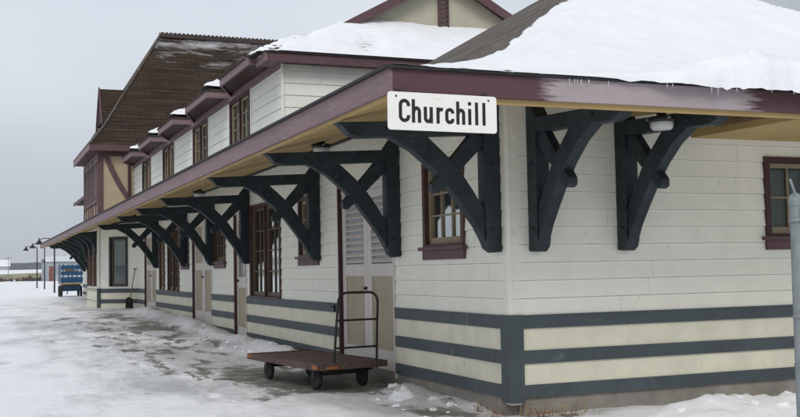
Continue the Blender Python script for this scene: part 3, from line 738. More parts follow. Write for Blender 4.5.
# cross wing --------------------------------------------------------
FW = Fr((-.66, 34, 0), (1, 0, 0), (0, -1, 0)); FX = Fr((-.66, 34, 0), (0, 1, 0), (-1, 0, 0))
MB().box(-.66, 11.2, 34, 40, 3.3, 6.85).build('wing_wall', M_['stucco'], st)
tr = MB()
tr.lbox(FW, -.05, .17, 3.3, 6.6, .0, .05); tr.lbox(FW, .17, 1.6, 6.45, 6.62, 0, .05)
tr.prism([(.19, 6.45), (.40, 6.45), (.75, 5.65), (1.08, 5.05), (1.30, 4.70), (1.30, 4.45), (1.05, 4.72), (.72, 5.25), (.42, 5.85)], lambda p, q, t: FW(p, q, t), 0.0, .045)
tr.lbox(FX, 0.0, .15, 3.3, 6.6, .0, .05); tr.lbox(FX, 5.85, 6.0, 3.3, 6.6, 0, .05); tr.lbox(FX, .15, 5.85, 4.55, 4.72, 0, .06); tr.lbox(FX, .15, 5.85, 6.4, 6.6, 0, .05)
for u in (2.1, 3.9): tr.lbox(FX, u, u+.12, 3.3, 4.55, 0, .045); tr.lbox(FX, u, u+.12, 4.72, 6.4, 0, .045)
for u in (1.0, 3.0, 5.0): tr.lbox(FX, u-.05, u+.05, 3.3, 4.55, 0, .045)
tr.build('half_timbering', M_['mauve_dark'], st)
for (a, b) in ((.5, 1.9), (2.4, 3.7), (4.2, 5.5)):
    w_ = MB(); w_.lbox(FX, a, a+.1, 4.75, 6.3, 0, .05); w_.lbox(FX, b-.1, b, 4.75, 6.3, 0, .05); w_.lbox(FX, a+.1, b-.1, 6.2, 6.3, 0, .05); w_.lbox(FX, (a+b)/2-.06, (a+b)/2+.06, 4.75, 6.2, 0, .05); w_.lbox(FX, a+.1, b-.1, 4.75, 4.82, 0, .05)
    wo = w_.build('window', M_['mauve_dark'], st)
    MB().lbox(FX, a+.1, b-.1, 4.82, 6.2, .003, .012).build('pane', M_['blind'], wo)
dp = MB(); dp.tube([(.55, 33.93, 6.3), (.55, 33.93, 4.3)], .06, 8); dp.build('downpipe', M_['darkred'], st)
def wz(d): return interp(d, [(0, 6.85), (.7, 7.75), (3.5, 12.4)])
def wh(x, y): return wz(max(0, min(x+1.1, y-33.5, 40.5-y, 11.6-x)))
wr = MB(); hgrid(wr, [-1.1+.35*i for i in range(11)]+lin(2.75, 7.75, 10)[0:]+[8.1+.35*i for i in range(11)], [33.5+.35*i for i in range(21)], wh); wr.build('wing_roof', M_['shingle_brown'], st)
MB().box(-1.12, -1.07, 33.48, 40.52, 6.62, 6.86).build('wing_fascia', M_['mauve'], st)
MB().box(-1.069, 11.6, 33.48, 33.53, 6.62, 6.86).box(-1.05, 11.5, 33.54, 33.99, 6.64, 6.66).box(-1.06, -.67, 34, 40.4, 6.64, 6.66).build('wing_fascia', M_['mauve_dark'], st)
cp = MB()
x = 2.4
while x < 8.2:
    cp.prism([(36.86, 12.25), (37, 12.485), (37.14, 12.25)], lambda p, q, t: (t, p, q), x, x+.11); x += .19
cp.prism([(36.8, 12.2), (37, 12.44), (37.2, 12.2)], lambda p, q, t: (t, p, q), 2.3, 8.3)
cp.build('ridge_cap', M_['shingle_dark'], st)
hp = MB()
for (p, q) in (((-1.1, 33.5, 6.87), (-.4, 34.2, 7.78)), ((-.4, 34.2, 7.78), (2.4, 37, 12.42)), ((-1.1, 40.5, 6.87), (-.4, 39.8, 7.78)), ((-.4, 39.8, 7.78), (2.4, 37, 12.42))): hp.tube([p, q], .055, 6)
hp.build('hip_cap', M_['shingle_grey'], st)
# gabled dormer on the wing's platform slope
dm = MB(); dm.prism([(35.9, 8.15), (37, 9.75), (38.1, 8.15)], lambda p, q, t: (t, p, q), -.30, 1.6); dm.build('roof_dormer', M_['shingle_brown'], st)
MB().prism([(35.8, 8.05), (37, 9.82), (38.2, 8.05), (38.1, 8.0), (37, 9.7), (35.9, 8.0)], lambda p, q, t: (t, p, q), -.36, -.30).build('dormer_rake', M_['mauve_dark'], st)
# far upper block beyond the wing
MB().box(.5, 9.85, 40, 48.4, 4.2, 5.5).build('far_upper_wall', M_['upper_siding'], st)
fe = MB(); fe.prism([(-.4, 5.42), (.5, 5.62), (5.2, 8.2), (9.9, 5.62), (10.8, 5.42), (10.8, 5.34), (-.4, 5.34)], lambda p, q, t: (p, t, q), 40.3, 48.8); fe.build('far_upper_roof', M_['shingle_dark'], st)
MB().box(-.44, -.401, 40.3, 48.8, 5.30, 5.46).build('fascia', M_['mauve_dark'], st)
# end of the long canopy
MB().prism([(-2.2, 3.0), (0, 3.5), (0, 3.9), (-2.24, 3.2)], lambda p, q, t: (p, t, q), 46.96, 47.0).build('canopy_end', M_['yellow'], st)

# ------------------------------------------------------------------ snow on the roofs
def snow_sheet(name, X_, Y_, fn, th, label):
    """one closed-looking drift: rides th above the roof; where th <= 0 there is no snow"""
    mb = MB(); nx = len(X_); T = [[th(x, y) for x in X_] for y in Y_]
    vs = [(x, y, fn(x, y)+T[j][i]) for j, y in enumerate(Y_) for i, x in enumerate(X_)]; fs = []
    for j in range(len(Y_)-1):
        for i in range(nx-1):
            if max(T[j][i], T[j][i+1], T[j+1][i], T[j+1][i+1]) <= 0: continue
            fs.append((j*nx+i, j*nx+i+1, (j+1)*nx+i+1, (j+1)*nx+i))
    used = sorted({i for f in fs for i in f}); rm = {u: k for k, u in enumerate(used)}
    mb.add([vs[u] for u in used], [tuple(rm[i] for i in f) for f in fs], True)
    o = mb.build(name, M_['snow']); tag(o, label, 'snow', kind='stuff'); return o
def th_main(x, y):
    dy = y-XE; dx = x-XE; dr = XR-x
    hipd = min(x-y, 20)               # distance right of the left hip line
    t = .17*sstep(-.04, .55, hipd)
    t += .06*fbm(x*.7, y*.7)+.03*fbm(x*2.6, y*2.6, 4)+.012*fbm(x*9, y*9, 4)
    # low shallow part near the corner carries only a thin dirty film
    thin = (1-sstep(-.9, 1.2, x))*(1-sstep(.5, 1.7, dy))
    t = t*(1-thin)+thin*(.005+.035*fbm(x*3.1, y*3.1, 9))
    lump = sstep(.2, 1.4, x)*math.exp(-(dy/.45)**2)
    t += lump*(.05+.24*max(0, fbm(x*1.6+3, 0.3)+.12)+.13*abs(fbm(x*4.5, y*4.5))+.04*abs(fbm(x*13, y*13)))
    if hipd < -.04: t = -.03
    if dy < .02: t *= .8
    return t
def over(x):
    return .012+.13*sstep(-.2, 1.0, x)*(.35+1.3*max(0, fbm(x*1.3, 3.1)+.25))+.05*sstep(0, .8, x)*fbm(x*5, 8.2)+.025*sstep(0, .8, x)*fbm(x*17, 8.2)
Xn = [-2.2+.06*i for i in range(int(12.2/.06)+1)]
Yn = [XE+.06*i for i in range(int(6.9/.06))]
drift = MB(); nx = len(Xn); vs = []; T = []
for s_ in (1.0, .97, .85, .62, .32):
    for x in Xn:
        t = max(0, th_main(x, XE)); o_ = over(x)
        z = 3.222+t*math.sqrt(max(0, 1-s_*s_))-sstep(-.4, .9, x)*(.03+.20*max(0, fbm(x*4.2, 1.7)+.05)+.07*abs(fbm(x*15, 2.2)))*s_**3
        vs.append((x, XE-.03-o_*s_, z)); T.append(t if x > -1.9 else -1)
for y in Yn:
    for x in Xn:
        t = th_main(x, y); z = rh(x, y)+t
        if y-XE < .1 and t > 0: z = max(z, 3.224+t)
        vs.append((x, y, z)); T.append(t)
nr = 5+len(Yn); fs = []
for j in range(nr-1):
    for i in range(nx-1):
        q = (j*nx+i, j*nx+i+1, (j+1)*nx+i+1, (j+1)*nx+i)
        if max(T[k] for k in q) > 0: fs.append(q)
used = sorted({i for f in fs for i in f}); rm = {u: k for k, u in enumerate(used)}
drift.add([vs[u] for u in used], [tuple(rm[i] for i in f) for f in fs], True)
tag(drift.build('roof_snow', M_['snow']), 'thick smooth snow over the near hip roof above the end wall', 'snow', kind='stuff')
# beyond the hip's right edge the drift wraps over the same sheet (rh already falls away there)
ic = MB(); r5 = random.Random(5)
for k in range(34):
    x = r5.uniform(-.6, 6.5)
    if fbm(x*1.7, 7.7) < -.05: continue
    l = .01+.05*r5.random()**2.5; ye = XE-.03-over(x)*.9; ic.tube([(x, ye, 3.19), (x, ye, 3.165-l)], r5.uniform(.004, .008), 5, .001)
tag(ic.build('icicles', M_['globe']), 'short icicles under the snow along the near end eave', 'icicles', kind='stuff')
def th_up(x, y):
    d = y-10.95
    m = MX(x)+.05-d*.9                      # metres right of the worn hip
    t = .11+.07*fbm(x*.9, y*.9, 2)+.02*fbm(x*4, y*4)
    course = .5+.5*math.sin(math.hypot(d, .62*d)*2*math.pi/.2)
    w_ = 1-sstep(.35, 1.0, m+.5*fbm(x*1.5, y*3, 6))
    t -= w_*(.085+.10*course)*(.9+1.2*fbm(x*4, y*4, 1))
    if x < .27 and d < .75: return -.05
    p = math.exp(-(((x-2.55-.25*d)/.42)**2+((d-.75)/.6)**2))
    t -= p*(.06+.23*course)*(.8+.8*fbm(x*5, y*2, 7))
    if d < .05: t = min(t, .05)
    return t
def uh2(x, y): return uh(x, y)
snow_sheet('roof_snow', [.10+.045*i for i in range(224)], [10.95+.04*i for i in range(52)], uh2, th_up, 'snow on the upper hipped roof below the gable vent')
# platform-side band of the gable roof by the rake
spots = [(.25, 16.14, .8, .6), (.25, 21.08, .8, .6), (.25, 25.38, 1.1, .8), (.25, 29.98, 1.2, .9)]
nm = ['nearest upper window pair', 'second upper window pair', 'third upper window pair', 'farthest upper window pair beside the cross wing']
nm = ['first patch of snow on the upper eaves beyond the near hipped roof', 'second patch of snow on the upper eaves, above the middle windows',
      'larger third patch of snow on the upper eaves, against the brown roof', 'last strip of snow on the upper eaves, beside the beige cross wing']
nm = ['streaky snow between shingle courses on the nearest small window hood']+nm
for i in range(5):
    a, b, c = eaves[i]
    def th_hood(x, y, i=i, a=a):
        d = y-a; m = x-.07-d
        if y > a+1.45 or m < -.55: return -.05
        t = .12+.05*fbm(x*2.5, y*2.5, i)+.03*fbm(x*8, y*8, i)
        if i == 0:
            course = .5+.5*math.sin(d*1.15*2*math.pi/.24)
            t -= (.07+.11*course)*(.8+1.3*abs(fbm(x*3, y*3, 2)))
        else: t += .05-.08*sstep(.5, 1.3, d)
        if m < 0: t -= .25*(-m)
        if d < .06: t *= .6
        return t
    snow_sheet('snow_patch', [.07+.05*k for k in range(46)], [a-.03+.045*k for k in range(36)], lambda x, y: hood_z(i, x, y), th_hood, nm[i])
    o_ = bpy.context.scene.collection.objects[-1]
    del o_['kind']; o_['group'] = 'snow patches on the small hoods over the upper windows'
# thin snow left on the long canopy roof by the wing
mb = MB(); n = 30; vs = []
for j in range(n+1):
    y = 27.6+j*.2
    for i in range(9):
        x = -2.2+i*.14; h = .05+.09*fbm(x*2, y*1.3, 3)
        if i in (0, 8) or j in (0, n): h = -.03
        vs.append((x, y, rh(x, y)+h))
mb.add(vs, [(j*9+i, j*9+i+1, (j+1)*9+i+1, (j+1)*9+i) for j in range(n) for i in range(8)], True)
tag(mb.build('canopy_snow', M_['snow']), 'thin snow lying on the long canopy edge below the half-timbered wing', 'snow', kind='stuff')

# ------------------------------------------------------------------ sign
sg = empty('station_sign', (-2.262, -2.262, 3.005)); sg.rotation_euler = (0, R(.3), 0)
tag(sg, 'white board reading Churchill in black, hung under the eaves corner', 'sign')
W_, H_ = .965, .305
def rrect(w_, h_, r, n=6):
    P = []
    for cx, cy, a0 in ((w_-r, -r, 0), (r, -r, 90), (r, -h_+r, 180), (w_-r, -h_+r, 270)):
        for k in range(n+1): a = R(a0+90*k/n); P.append((cx+r*math.cos(a), cy+r*math.sin(a)))
    return P
MB().prism(rrect(W_, H_, .025), lambda p, q, t: (p, t, q), -.024, -.012).build('board', M_['sign'], sg)
def ribbon(mb, pts, wd, y=-.0255):
    """flat pen stroke of even width along pts (x, z)"""
    n = len(pts); P = [Vector((p[0], p[1])) for p in pts]; vs = []
    for i in range(n):
        if i == 0: d = (P[1]-P[0]).normalized(); nn = Vector((-d.y, d.x)); k = 1
        elif i == n-1: d = (P[-1]-P[-2]).normalized(); nn = Vector((-d.y, d.x)); k = 1
        else:
            d0 = (P[i]-P[i-1]).normalized(); d1 = (P[i+1]-P[i]).normalized(); d = (d0+d1).normalized(); nn = Vector((-d.y, d.x)); k = 1/max(.5, nn.dot(Vector((-d0.y, d0.x))))
        wv = wd(i/(n-1)) if callable(wd) else wd
        for s_ in (1, -1): q = P[i]+nn*s_*wv*k/2; vs += [(q.x, y, q.y), (q.x, y+.002, q.y)]
    fs = []
    for i in range(n-1): a = 4*i; fs += [(a, a+2, a+6, a+4), (a, a+4, a+5, a+1), (a+2, a+3, a+7, a+6)]
    fs += [(0, 1, 3, 2), (4*n-4, 4*n-2, 4*n-1, 4*n-3)]; mb.add(vs, fs)
def arc(cx, cz, rx, rz_, a0, a1, n=9): return [(cx+rx*math.cos(R(a0+(a1-a0)*k/n)), cz+rz_*math.sin(R(a0+(a1-a0)*k/n))) for k in range(n+1)]
CAP, XH, SW = .188, .132, .0285        # cap height, x height, stroke
def gl_C(x):
    w_ = .098; r = .035; h = SW/2
    return [arc(x+w_/2, CAP-h-r, w_/2-h, r, -15, 180)+arc(x+w_/2, h+r, w_/2-h, r, 180, 375)], w_
def gl_c(x):
    w_ = .082; r = .026; h = SW/2
    return [arc(x+w_/2, XH-h-r, w_/2-h, r, -10, 180)+arc(x+w_/2, h+r, w_/2-h, r, 180, 370)], w_
def gl_h(x):
    w_ = .080; h = SW/2
    return [[(x+h, 0), (x+h, CAP)], [(x+h, XH-.050)]+arc(x+w_/2+.002, XH-h-.028, w_/2-h-.002, .028, 165, 0)+[(x+w_-h, 0)]], w_
def gl_u(x):
    w_ = .080; h = SW/2
    return [[(x+w_-h, 0), (x+w_-h, XH)], [(x+h, XH)]+arc(x+w_/2-.002, h+.028, w_/2-h-.002, .028, 180, 345)+[(x+w_-h, .052)]], w_
def gl_r(x):
    h = SW/2
    return [[(x+h, 0), (x+h, XH)], [(x+h, XH-.045)]+arc(x+h+.030, XH-h-.024, .028, .022, 160, 60)], .056
def gl_l(x): return [[(x+SW/2, 0), (x+SW/2, CAP)]], SW
def gl_i(x): return [[(x+SW/2, 0), (x+SW/2, XH)], [(x+SW/2, CAP-.028), (x+SW/2, CAP)]], SW
glyphs = [('C', gl_C, .092), ('h', gl_h, .204), ('u', gl_u, .308), ('r', gl_r, .419), ('c', gl_c, .497), ('h', gl_h, .596), ('i', gl_i, .703), ('l', gl_l, .766), ('l', gl_l, .833)]
for ch, fn_, x in glyphs:
    tx = MB()
    for k_, stk in enumerate(fn_(x)[0]): ribbon(tx, [(p, q-.243) for p, q in stk], SW, -.0255-.0006*k_)
    tx.build('letter', M_['ink'], sg)
sc = MB()
for (a, b) in ((.07, -.035), (W_-.075, -.035)): sc.lathe([(0, 0), (.009, 0), (.007, -.006), (0, -.008)], (a, -.0242, b), 'y', 8)
sc.build('screw', M_['iron'], sg)
MB().box(.08, .12, -.012, .012, -.03, .02).box(W_-.12, W_-.08, -.012, .012, -.03, .02).build('hanger', M_['iron'], sg)

# ------------------------------------------------------------------ soffit lamps
def lamp(loc, label):
    e = empty('ceiling_lamp', loc); tag(e, label, 'lamp', 'round lamps under the canopy')
    MB().lathe([(0, .16), (.05, .16), (.05, .0), (.135, -.005), (.14, -.045), (.12, -.06), (0, -.06)], seg=20).build('fitting', M_['black'], e)
    MB().lathe([(.112, -.058), (.118, -.08), (.108, -.12), (.09, -.135), (0, -.14)], seg=20).build('globe', M_['globe'], e)
    for k in range(3):
        m3 = MB(); a = k*2.1+.4; m3.lathe([(0, .01), (.018, .008), (.018, -.012), (0, -.014)], (.14*math.cos(a), .14*math.sin(a), -.022), 'z', 8)
        m3.build('clip', M_['galv'], e)
lamp((1.15, -1.2, 3.085), 'frosted lamp in a black ring between the end wall brackets')
for (y, lb) in ((3.95, 'frosted lamp on the canopy conduit above the nearest platform brackets'), (12.6, 'frosted lamp on the canopy conduit in the middle of the platform side'),
                (22.6, 'frosted lamp on the canopy conduit just before the bay'),):
    lamp((-.8, y, 3.365), lb)
lamp((-.85, 27.3, 3.38), 'small frosted lamp hanging beside the bay corner, farthest of the canopy lamps')

# ------------------------------------------------------------------ platform cart
A = Vector((-1.19, 3.0, 0)); rz = .14
ct = empty('platform_cart', (A.x, A.y, .03), rz)
tag(ct, 'low brown flatbed hand cart with a tall black tube handle on the platform', 'cart')
Wc, Lc, hz = 1.0, 2.4, .345
SK = math.tan(R(-4))
dk = MB(); nb_ = 7; rk_ = random.Random(4)
for k in range(nb_): dk.box(Wc*k/nb_+.003, Wc*(k+1)/nb_-.003, 0, Lc, hz-.045, hz-rk_.uniform(0, .005))
dk.build('deck', M_['deck'], ct)
MB().box(-.012, Wc+.012, -.014, -.001, hz-.075, hz+.008).box(-.012, Wc+.012, Lc+.001, Lc+.014, hz-.075, hz+.008).box(-.014, -.001, 0, Lc, hz-.075, hz+.008).box(Wc+.001, Wc+.014, 0, Lc, hz-.075, hz+.008).build('rim', M_['deck'], ct)
MB().box(.15, .21, .1, Lc-.1, hz-.115, hz-.046).box(Wc-.21, Wc-.15, .1, Lc-.1, hz-.115, hz-.046).box(.21, Wc-.21, .35, .41, hz-.11, hz-.05).box(.21, Wc-.21, Lc-.4, Lc-.34, hz-.11, hz-.05).box(.12, Wc-.12, .28, .36, hz-.17, hz-.116).box(.12, Wc-.12, Lc-.49, Lc-.41, hz-.17, hz-.116).box(Wc/2-.02, Wc/2+.02, .36, Lc-.49, hz-.16, hz-.12).build('chassis', M_['iron'], ct)
MB().box(-.021, -.0145, .01, .16, hz-.06, hz-.01).build('corner_reflector', M_['orange'], ct)
MB().box(.10, .27, -.021, -.0145, hz-.062, hz-.03).build('corner_reflector', M_['orange'], ct)
MB().box(-.021, -.0145, Lc-.12, Lc, hz-.05, hz-.01).build('corner_reflector', M_['orange'], ct)
hd = MB(); hx0, hx1 = .24, Wc-.12; pts = []
zt_ = hz+.92; rr_ = .13; y_ = .05
pts = [(hx0, y_, hz-.09), (hx0+.03, y_-.03, hz+.45), (hx0+.05, y_-.06, zt_-rr_)]
for k in range(1, 6): a = R(180-90*k/5); pts.append((hx0+.05+rr_+rr_*math.cos(a), y_-.06-.008*k/5, zt_-rr_+rr_*math.sin(a)))
for k in range(0, 6): a = R(90-90*k/5); pts.append((hx1-rr_+rr_*math.cos(a), y_-.068+.008*k/5, zt_-rr_+rr_*math.sin(a)))
pts += [(hx1, y_-.03, hz+.45), (hx1, y_, hz-.09)]
hd.tube(pts, .017, 8)
for z in (hz+.20, hz+.56): hd.tube([(hx0+.015+.02*(z-hz), y_-.02-.04*(z-hz), z), (hx1, y_-.02-.04*(z-hz), z)], .014, 8)
hd.build('handle', M_['iron'], ct)
for (x, y, caster) in ((.12, .32, True), (Wc-.2, .32, True), (.14, Lc-.45, False), (Wc-.2, Lc-.45, False)):
    wl = MB(); rw = .140
    sub = MB(); sub.lathe([(.055, -.03), (.105, -.034), (rw, -.022), (rw, .022), (.105, .034), (.055, .03)], (x, y, rw), 'x', 22)
    wo = sub.build('wheel', M_['rubber'], ct)
    MB().lathe([(0, -.024), (.03, -.028), (.056, -.02), (.056, .02), (.03, .028), (0, .024)], (x, y, rw), 'x', 14).build('hub', M_['deck'], wo)
    fk = MB()
    for sx_ in (-.045, .039): fk.prism([(y-.02, rw-.02), (y+.02, rw-.02), (y+.05, hz-.07), (y-.05, hz-.07)], lambda p, q, t: (t, p, q), x+sx_, x+sx_+.006)
    fk.box(x-.055, x+.055, y-.06, y+.06, hz-.075, hz-.046); fk.tube([(x-.05, y, rw), (x+.05, y, rw)], .01, 6)
    fk.build('fork', M_['iron'], ct)

# ------------------------------------------------------------------ blue baggage wagon
wg = empty('baggage_wagon', (-.98, 50.0, .36))
tag(wg, 'blue stake-sided baggage wagon standing beyond the far end of the station', 'wagon')
MB().box(.0, 1.14, 0, 2.6, .70, .76).build('bed', M_['wagonbed'], wg)
MB().box(.12, 1.02, .06, 2.5, .34, .699).build('box', M_['wagondark'], wg)
for (n_, y) in ((0, .0), (1, 2.56)):
    rk = MB(); 
    for (z0, z1) in ((.79, 1.10), (1.22, 1.42), (1.55, 1.76)): rk.box(.06, 1.08, y, y+.03, z0, z1)
    for x in (.06, .54, 1.02): rk.box(x, x+.06, y+.031, y+.07, .77, 1.84)
    rk.build('end_rack', M_['wagonblue'], wg)
for x in (.0, 1.11):
    rk = MB()
    for (z0, z1) in ((.79, 1.10), (1.22, 1.42), (1.55, 1.76)): rk.box(x, x+.03, .08, 2.5, z0, z1)
    rk.build('side_rack', M_['wagonblue'], wg)
for (x, y) in ((.04, .45), (1.08, .45), (.04, 2.15), (1.08, 2.15)):
    wo = MB().lathe([(.2, -.04), (.30, -.045), (.32, -.03), (.32, .03), (.30, .045), (.2, .04)], (x, y, .32), 'x', 24).build('wheel', M_['rubber'], wg)
    sp = MB().lathe([(0, -.05), (.06, -.04), (.06, .04), (0, .05)], (x, y, .32), 'x', 10)
    for k in range(6):
        a = k*math.pi/6; sp.tube([(x, y-.21*math.cos(a), .32-.21*math.sin(a)), (x, y+.21*math.cos(a), .32+.21*math.sin(a))], .014, 5)
    sp.build('spokes', M_['iron'], wo)
MB().tube([(.57, 2.5, .5), (.57, 3.6, .12)], .03, 6).build('tongue', M_['iron'], wg)
def thing(mb, name, m, label, cat, group=None, kind=None): o = mb.build(name, m); return tag(o, label, cat, group, kind)
thing(MB().prism([(0, 0), (.42, 0), (.40, .34), (.05, .30)], lambda p, q, t: (-.72+p, t, 2.0+q-.3), 50.6, 51.5), 'crate', M_['wood'], 'brown crate carried in the blue baggage wagon', 'crate')
# things sticking out above the wagon racks
thing(MB().prism([(0, 0), (.30, .02), (.28, .32), (.02, .26)], lambda p, q, t: (-.30+p, t, 2.0+q-.3), 50.4, 51.3), 'sack', M_['farmdetail'], 'grey sack carried in the blue baggage wagon', 'sack')

# ------------------------------------------------------------------ snow shovel by the bay
sv = empty('snow_shovel', (.02, 27.9, .38)); 
tag(sv, 'dark snow shovel leaning on the wall beside the bay', 'shovel')
bl = Vector((-.36, 27.15, .40))
sv.location = bl; topv = Vector((-.10, 27.62, 1.75))-bl
MB().tube([(0, 0, .2), topv], .018, 6).build('shaft', M_['wood'], sv)
MB().prism([(-.15, 0), (.15, 0), (.13, .34), (.04, .40), (-.04, .40), (-.13, .34)], lambda p, q, t: (p*.9, q*.26+t, q*.95), 0, .015).build('blade', M_['black'], sv)
MB().tube([topv+Vector((-.07, 0, .02)), topv+Vector((.07, 0, .02))], .016, 6).build('grip', M_['black'], sv)

# ------------------------------------------------------------------ lamp posts
for (x, y, hh, lb) in ((-.31, 65.7, 3.65, 'nearest black lamp post by the end of the canopy, shade tallest in view'), (.22, 86.4, 3.9, 'middle black lamp post beyond the canopy end'), (.05, 95.4, 3.9, 'farthest black lamp post beyond the canopy end, leftmost of the three')):
    lp = empty('lamp_post', (x, y, .38)); tag(lp, lb, 'lamp post', 'black lamp posts beyond the platform')
    MB().tube([(0, 0, -.2), (0, 0, hh)], .065, 10, .045).build('post', M_['black'], lp)
    arm = [(0, 0, hh-.05)]+[(-.5+.5*math.cos(R(a)), 0, hh+.14*math.sin(R(a))-.02) for a in (20, 60, 90, 130)]+[(-.98, 0, hh+.02)]
    MB().tube(arm, .03, 6).build('arm', M_['black'], lp)
    MB().lathe([(.03, .14), (.05, .04), (.10, -.05), (.28, -.30), (.26, -.30), (.08, -.06), (0, -.03)], (-1.0, 0, hh), 'z', 16).build('lamp_shade', M_['black'], lp)
    MB().lathe([(0, -.30), (.09, -.25), (.1, -.18), (.05, -.1), (0, -.09)], (-1.0, 0, hh), 'z', 12).build('bulb', M_['globe'], lp)

# ------------------------------------------------------------------ chain-link fence at the right
fn = empty('chain_link_fence', (-.733, -5.0, 0)); tag(fn, 'galvanised chain-link fence with a round capped post at the right edge', 'fence')
MB().tube([(0, 0, -.1), (.012, 0, 1.96)], .038, 16).build('post', M_['galv'], fn)
MB().lathe([(.042, 1.93), (.044, 1.965), (.036, 1.99), (.018, 2.005), (0, 2.008)], (.012, 0, 0), 'z', 16).build('post_cap', M_['galv'], fn)
for z in (.98, 1.27, 1.84, .6):
    bd = MB(); bd.lathe([(.0385, z-.012), (.043, z-.011), (.043, z+.011), (.0385, z+.012)], (.008, 0, 0), 'z', 16); bd.box(.045, .075, -.008, .008, z-.012, z+.012)
    bd.build('tension_band', M_['galv'], fn)
MB().tube([(-.035, -.01, 2.09), (-.01, -.03, 1.98), (.02, -.045, 1.84), (.03, -.045, 1.8)], .008, 6).build('tie_wire', M_['galv'], fn)
MB().tube([(.02, 0, 1.88), (2.6, 0, 1.88)], .021, 10).build('top_rail', M_['galv'], fn)
MB().tube([(2.6, 0, -.1), (2.6, 0, 1.96)], .03, 12).build('post', M_['galv'], fn)
wm = MB(); cs = .058
n_ = int(2.45/cs)
for k in range(n_):
    x0 = .07+k*cs; P = []
    z = .06; i = 0
    while z < 1.86: P.append((x0+(cs if i % 2 else 0)*1.0, .004*(1 if (i+k) % 2 else -1), z)); z += cs; i += 1
    wm.tube(P, .0022, 4, caps=False)
wm.build('mesh_fabric', M_['galv'], fn)

# ------------------------------------------------------------------ weeds and snow lumps
def weeds(name, pts, m, label, hmax, seed):
    rn = random.Random(seed); mb = MB()
    for (x, y, n, sp) in pts:
        for k in range(n):
            px, py = x+rn.gauss(0, sp), y+rn.gauss(0, sp*.5); z = ground_h(px, py)-.02; h = hmax*rn.uniform(.35, 1); lx, ly = rn.gauss(0, .25)*h, rn.gauss(0, .2)*h
            mb.tube([(px, py, z), (px+lx*.3, py+ly*.3, z+h*.6), (px+lx, py+ly, z+h)], .0035, 3, .001, caps=False)
            if rn.random() < .6:
                q = Vector((px+lx*.4, py+ly*.4, z+h*.5)); d = Vector((rn.gauss(0, 1), rn.gauss(0, 1), .5))*.03
                mb.add([q, q+d, q+d+Vector((0, 0, .014))], [(0, 1, 2)])
    return tag(mb.build(name, m), label, 'weeds', kind='stuff')
weeds('dead_weeds', [(.25, -.16, 26, .12), (.6, -.18, 14, .14), (-.12, .12, 18, .06), (-.12, .5, 12, .05)], M_['rust'], 'rust brown dead weeds at the foot of the near corner', .16, 3)
weeds('dry_stems', [(.5, -.14, 16, .2), (.1, -.12, 10, .1), (.8, -.12, 8, .12), (-.1, 1.6, 8, .1), (-.1, .3, 8, .1)], M_['straw'], 'thin pale dry stems standing against the striped base', .27, 4)
def lump(x, y, r, h, seed, label, flat=.0, n=16):
    mb = MB(); vs = []
    for j in range(n//2+1):
        ph = math.pi/2*j/(n//2)
        for i in range(n):
            a = 2*math.pi*i/n; q = Vector((math.cos(a)*math.cos(ph), math.sin(a)*math.cos(ph), math.sin(ph)))
            k = 1+.9*fbm(q.x*1.8+seed, q.y*1.8, q.z*1.8)
            vs.append((x+r*q.x*k, y+r*q.y*k*1.1, ground_h(x, y)-.03+h*q.z*k))
    mb.add(vs, [(j*n+i, j*n+(i+1) % n, (j+1)*n+(i+1) % n, (j+1)*n+i) for j in range(n//2) for i in range(n)], True)
    return mb, label
LP = [(-.42, 1.95, .17, .13, 'biggest round snow clump beside the footing near the first door')]
mb, lb = lump(*LP[0][:4], 1, LP[0][4]); thing(mb, 'snow_clump', M_['snow'], lb, 'snow clump')
cl = MB(); rn = random.Random(12)
for k in range(170):
    if k < 60: x, y = rn.uniform(-.9, -.1), rn.uniform(6.2, 12.5)
    elif k < 95: x, y = rn.uniform(-.8, -.1), rn.uniform(12.5, 20)
    elif k < 150: x, y = rn.uniform(.5, 5.0), rn.gauss(-1.5, .6)
    else: x, y = rn.uniform(-.9, -.2), rn.uniform(.2, 3)
    if y > -.25 and x > -.05: continue
    s = rn.uniform(.02, .07)*(1.3 if rn.random() < .15 else 1); m_b, _ = lump(x, y, s, s*.8, k, '', n=8); cl.add(m_b.v, m_b.f, False)
tag(cl.build('snow_crumbs', M_['snow']), 'crumbled lumps of shovelled snow along the foot of the walls', 'snow', kind='stuff')

# ------------------------------------------------------------------ far background
def bld(name, x0, x1, y0, y1, z0, z1, m, roofm, label, ridge=0, wins=0, cat='building', winm='fardark', door=None):
    e = empty(name, ((x0+x1)/2, y0, z0)); tag(e, label, cat)
    ox, oy = (x0+x1)/2, y0; X0, X1 = x0-ox, x1-ox; D = y1-y0; H = z1-z0
    MB().box(X0, X1, 0, D, -1, H).build('wall', m, e)
    ov = .4
    if ridge: MB().prism([(-ov, H-.1), (D/2, H+ridge), (D+ov, H-.1), (D+ov, H+.15), (D/2, H+ridge+.25), (-ov, H+.15)], lambda p, q, t: (t, p, q), X0-ov, X1+ov).build('roof', roofm, e)
    else: MB().box(X0-.2, X1+.2, -.2, D+.2, H+.002, H+.35).build('roof', roofm, e)
    for k in range(wins):
        c = X0+(X1-X0)*(k+.5)/wins; w2 = min(1.0, (X1-X0)/wins*.3)
        wf = MB().box(c-w2, c+w2, -.08, -.001, H*.45, H*.72).build('window', M_[winm], e)
    if door: MB().box(door[0]-ox, door[1]-ox, -.1, -.001, 0, door[2]).build('door', M_['farred'], e)
    return e
bld('grey_warehouse', 7.9, 34, 210, 232, .4, 4.4, M_['farmdetail'], M_['farwhite'], 'low pale grey warehouse behind the lamp posts and the blue wagon', ridge=.9, wins=5, winm='fargrey', door=(8.1, 8.9, 3.0))
bld('pale_shed', 21, 26, 240, 250, .4, 7.5, M_['farmdetail'], M_['snow'], 'tall pale shed rising behind the low pale grey warehouse', wins=1)
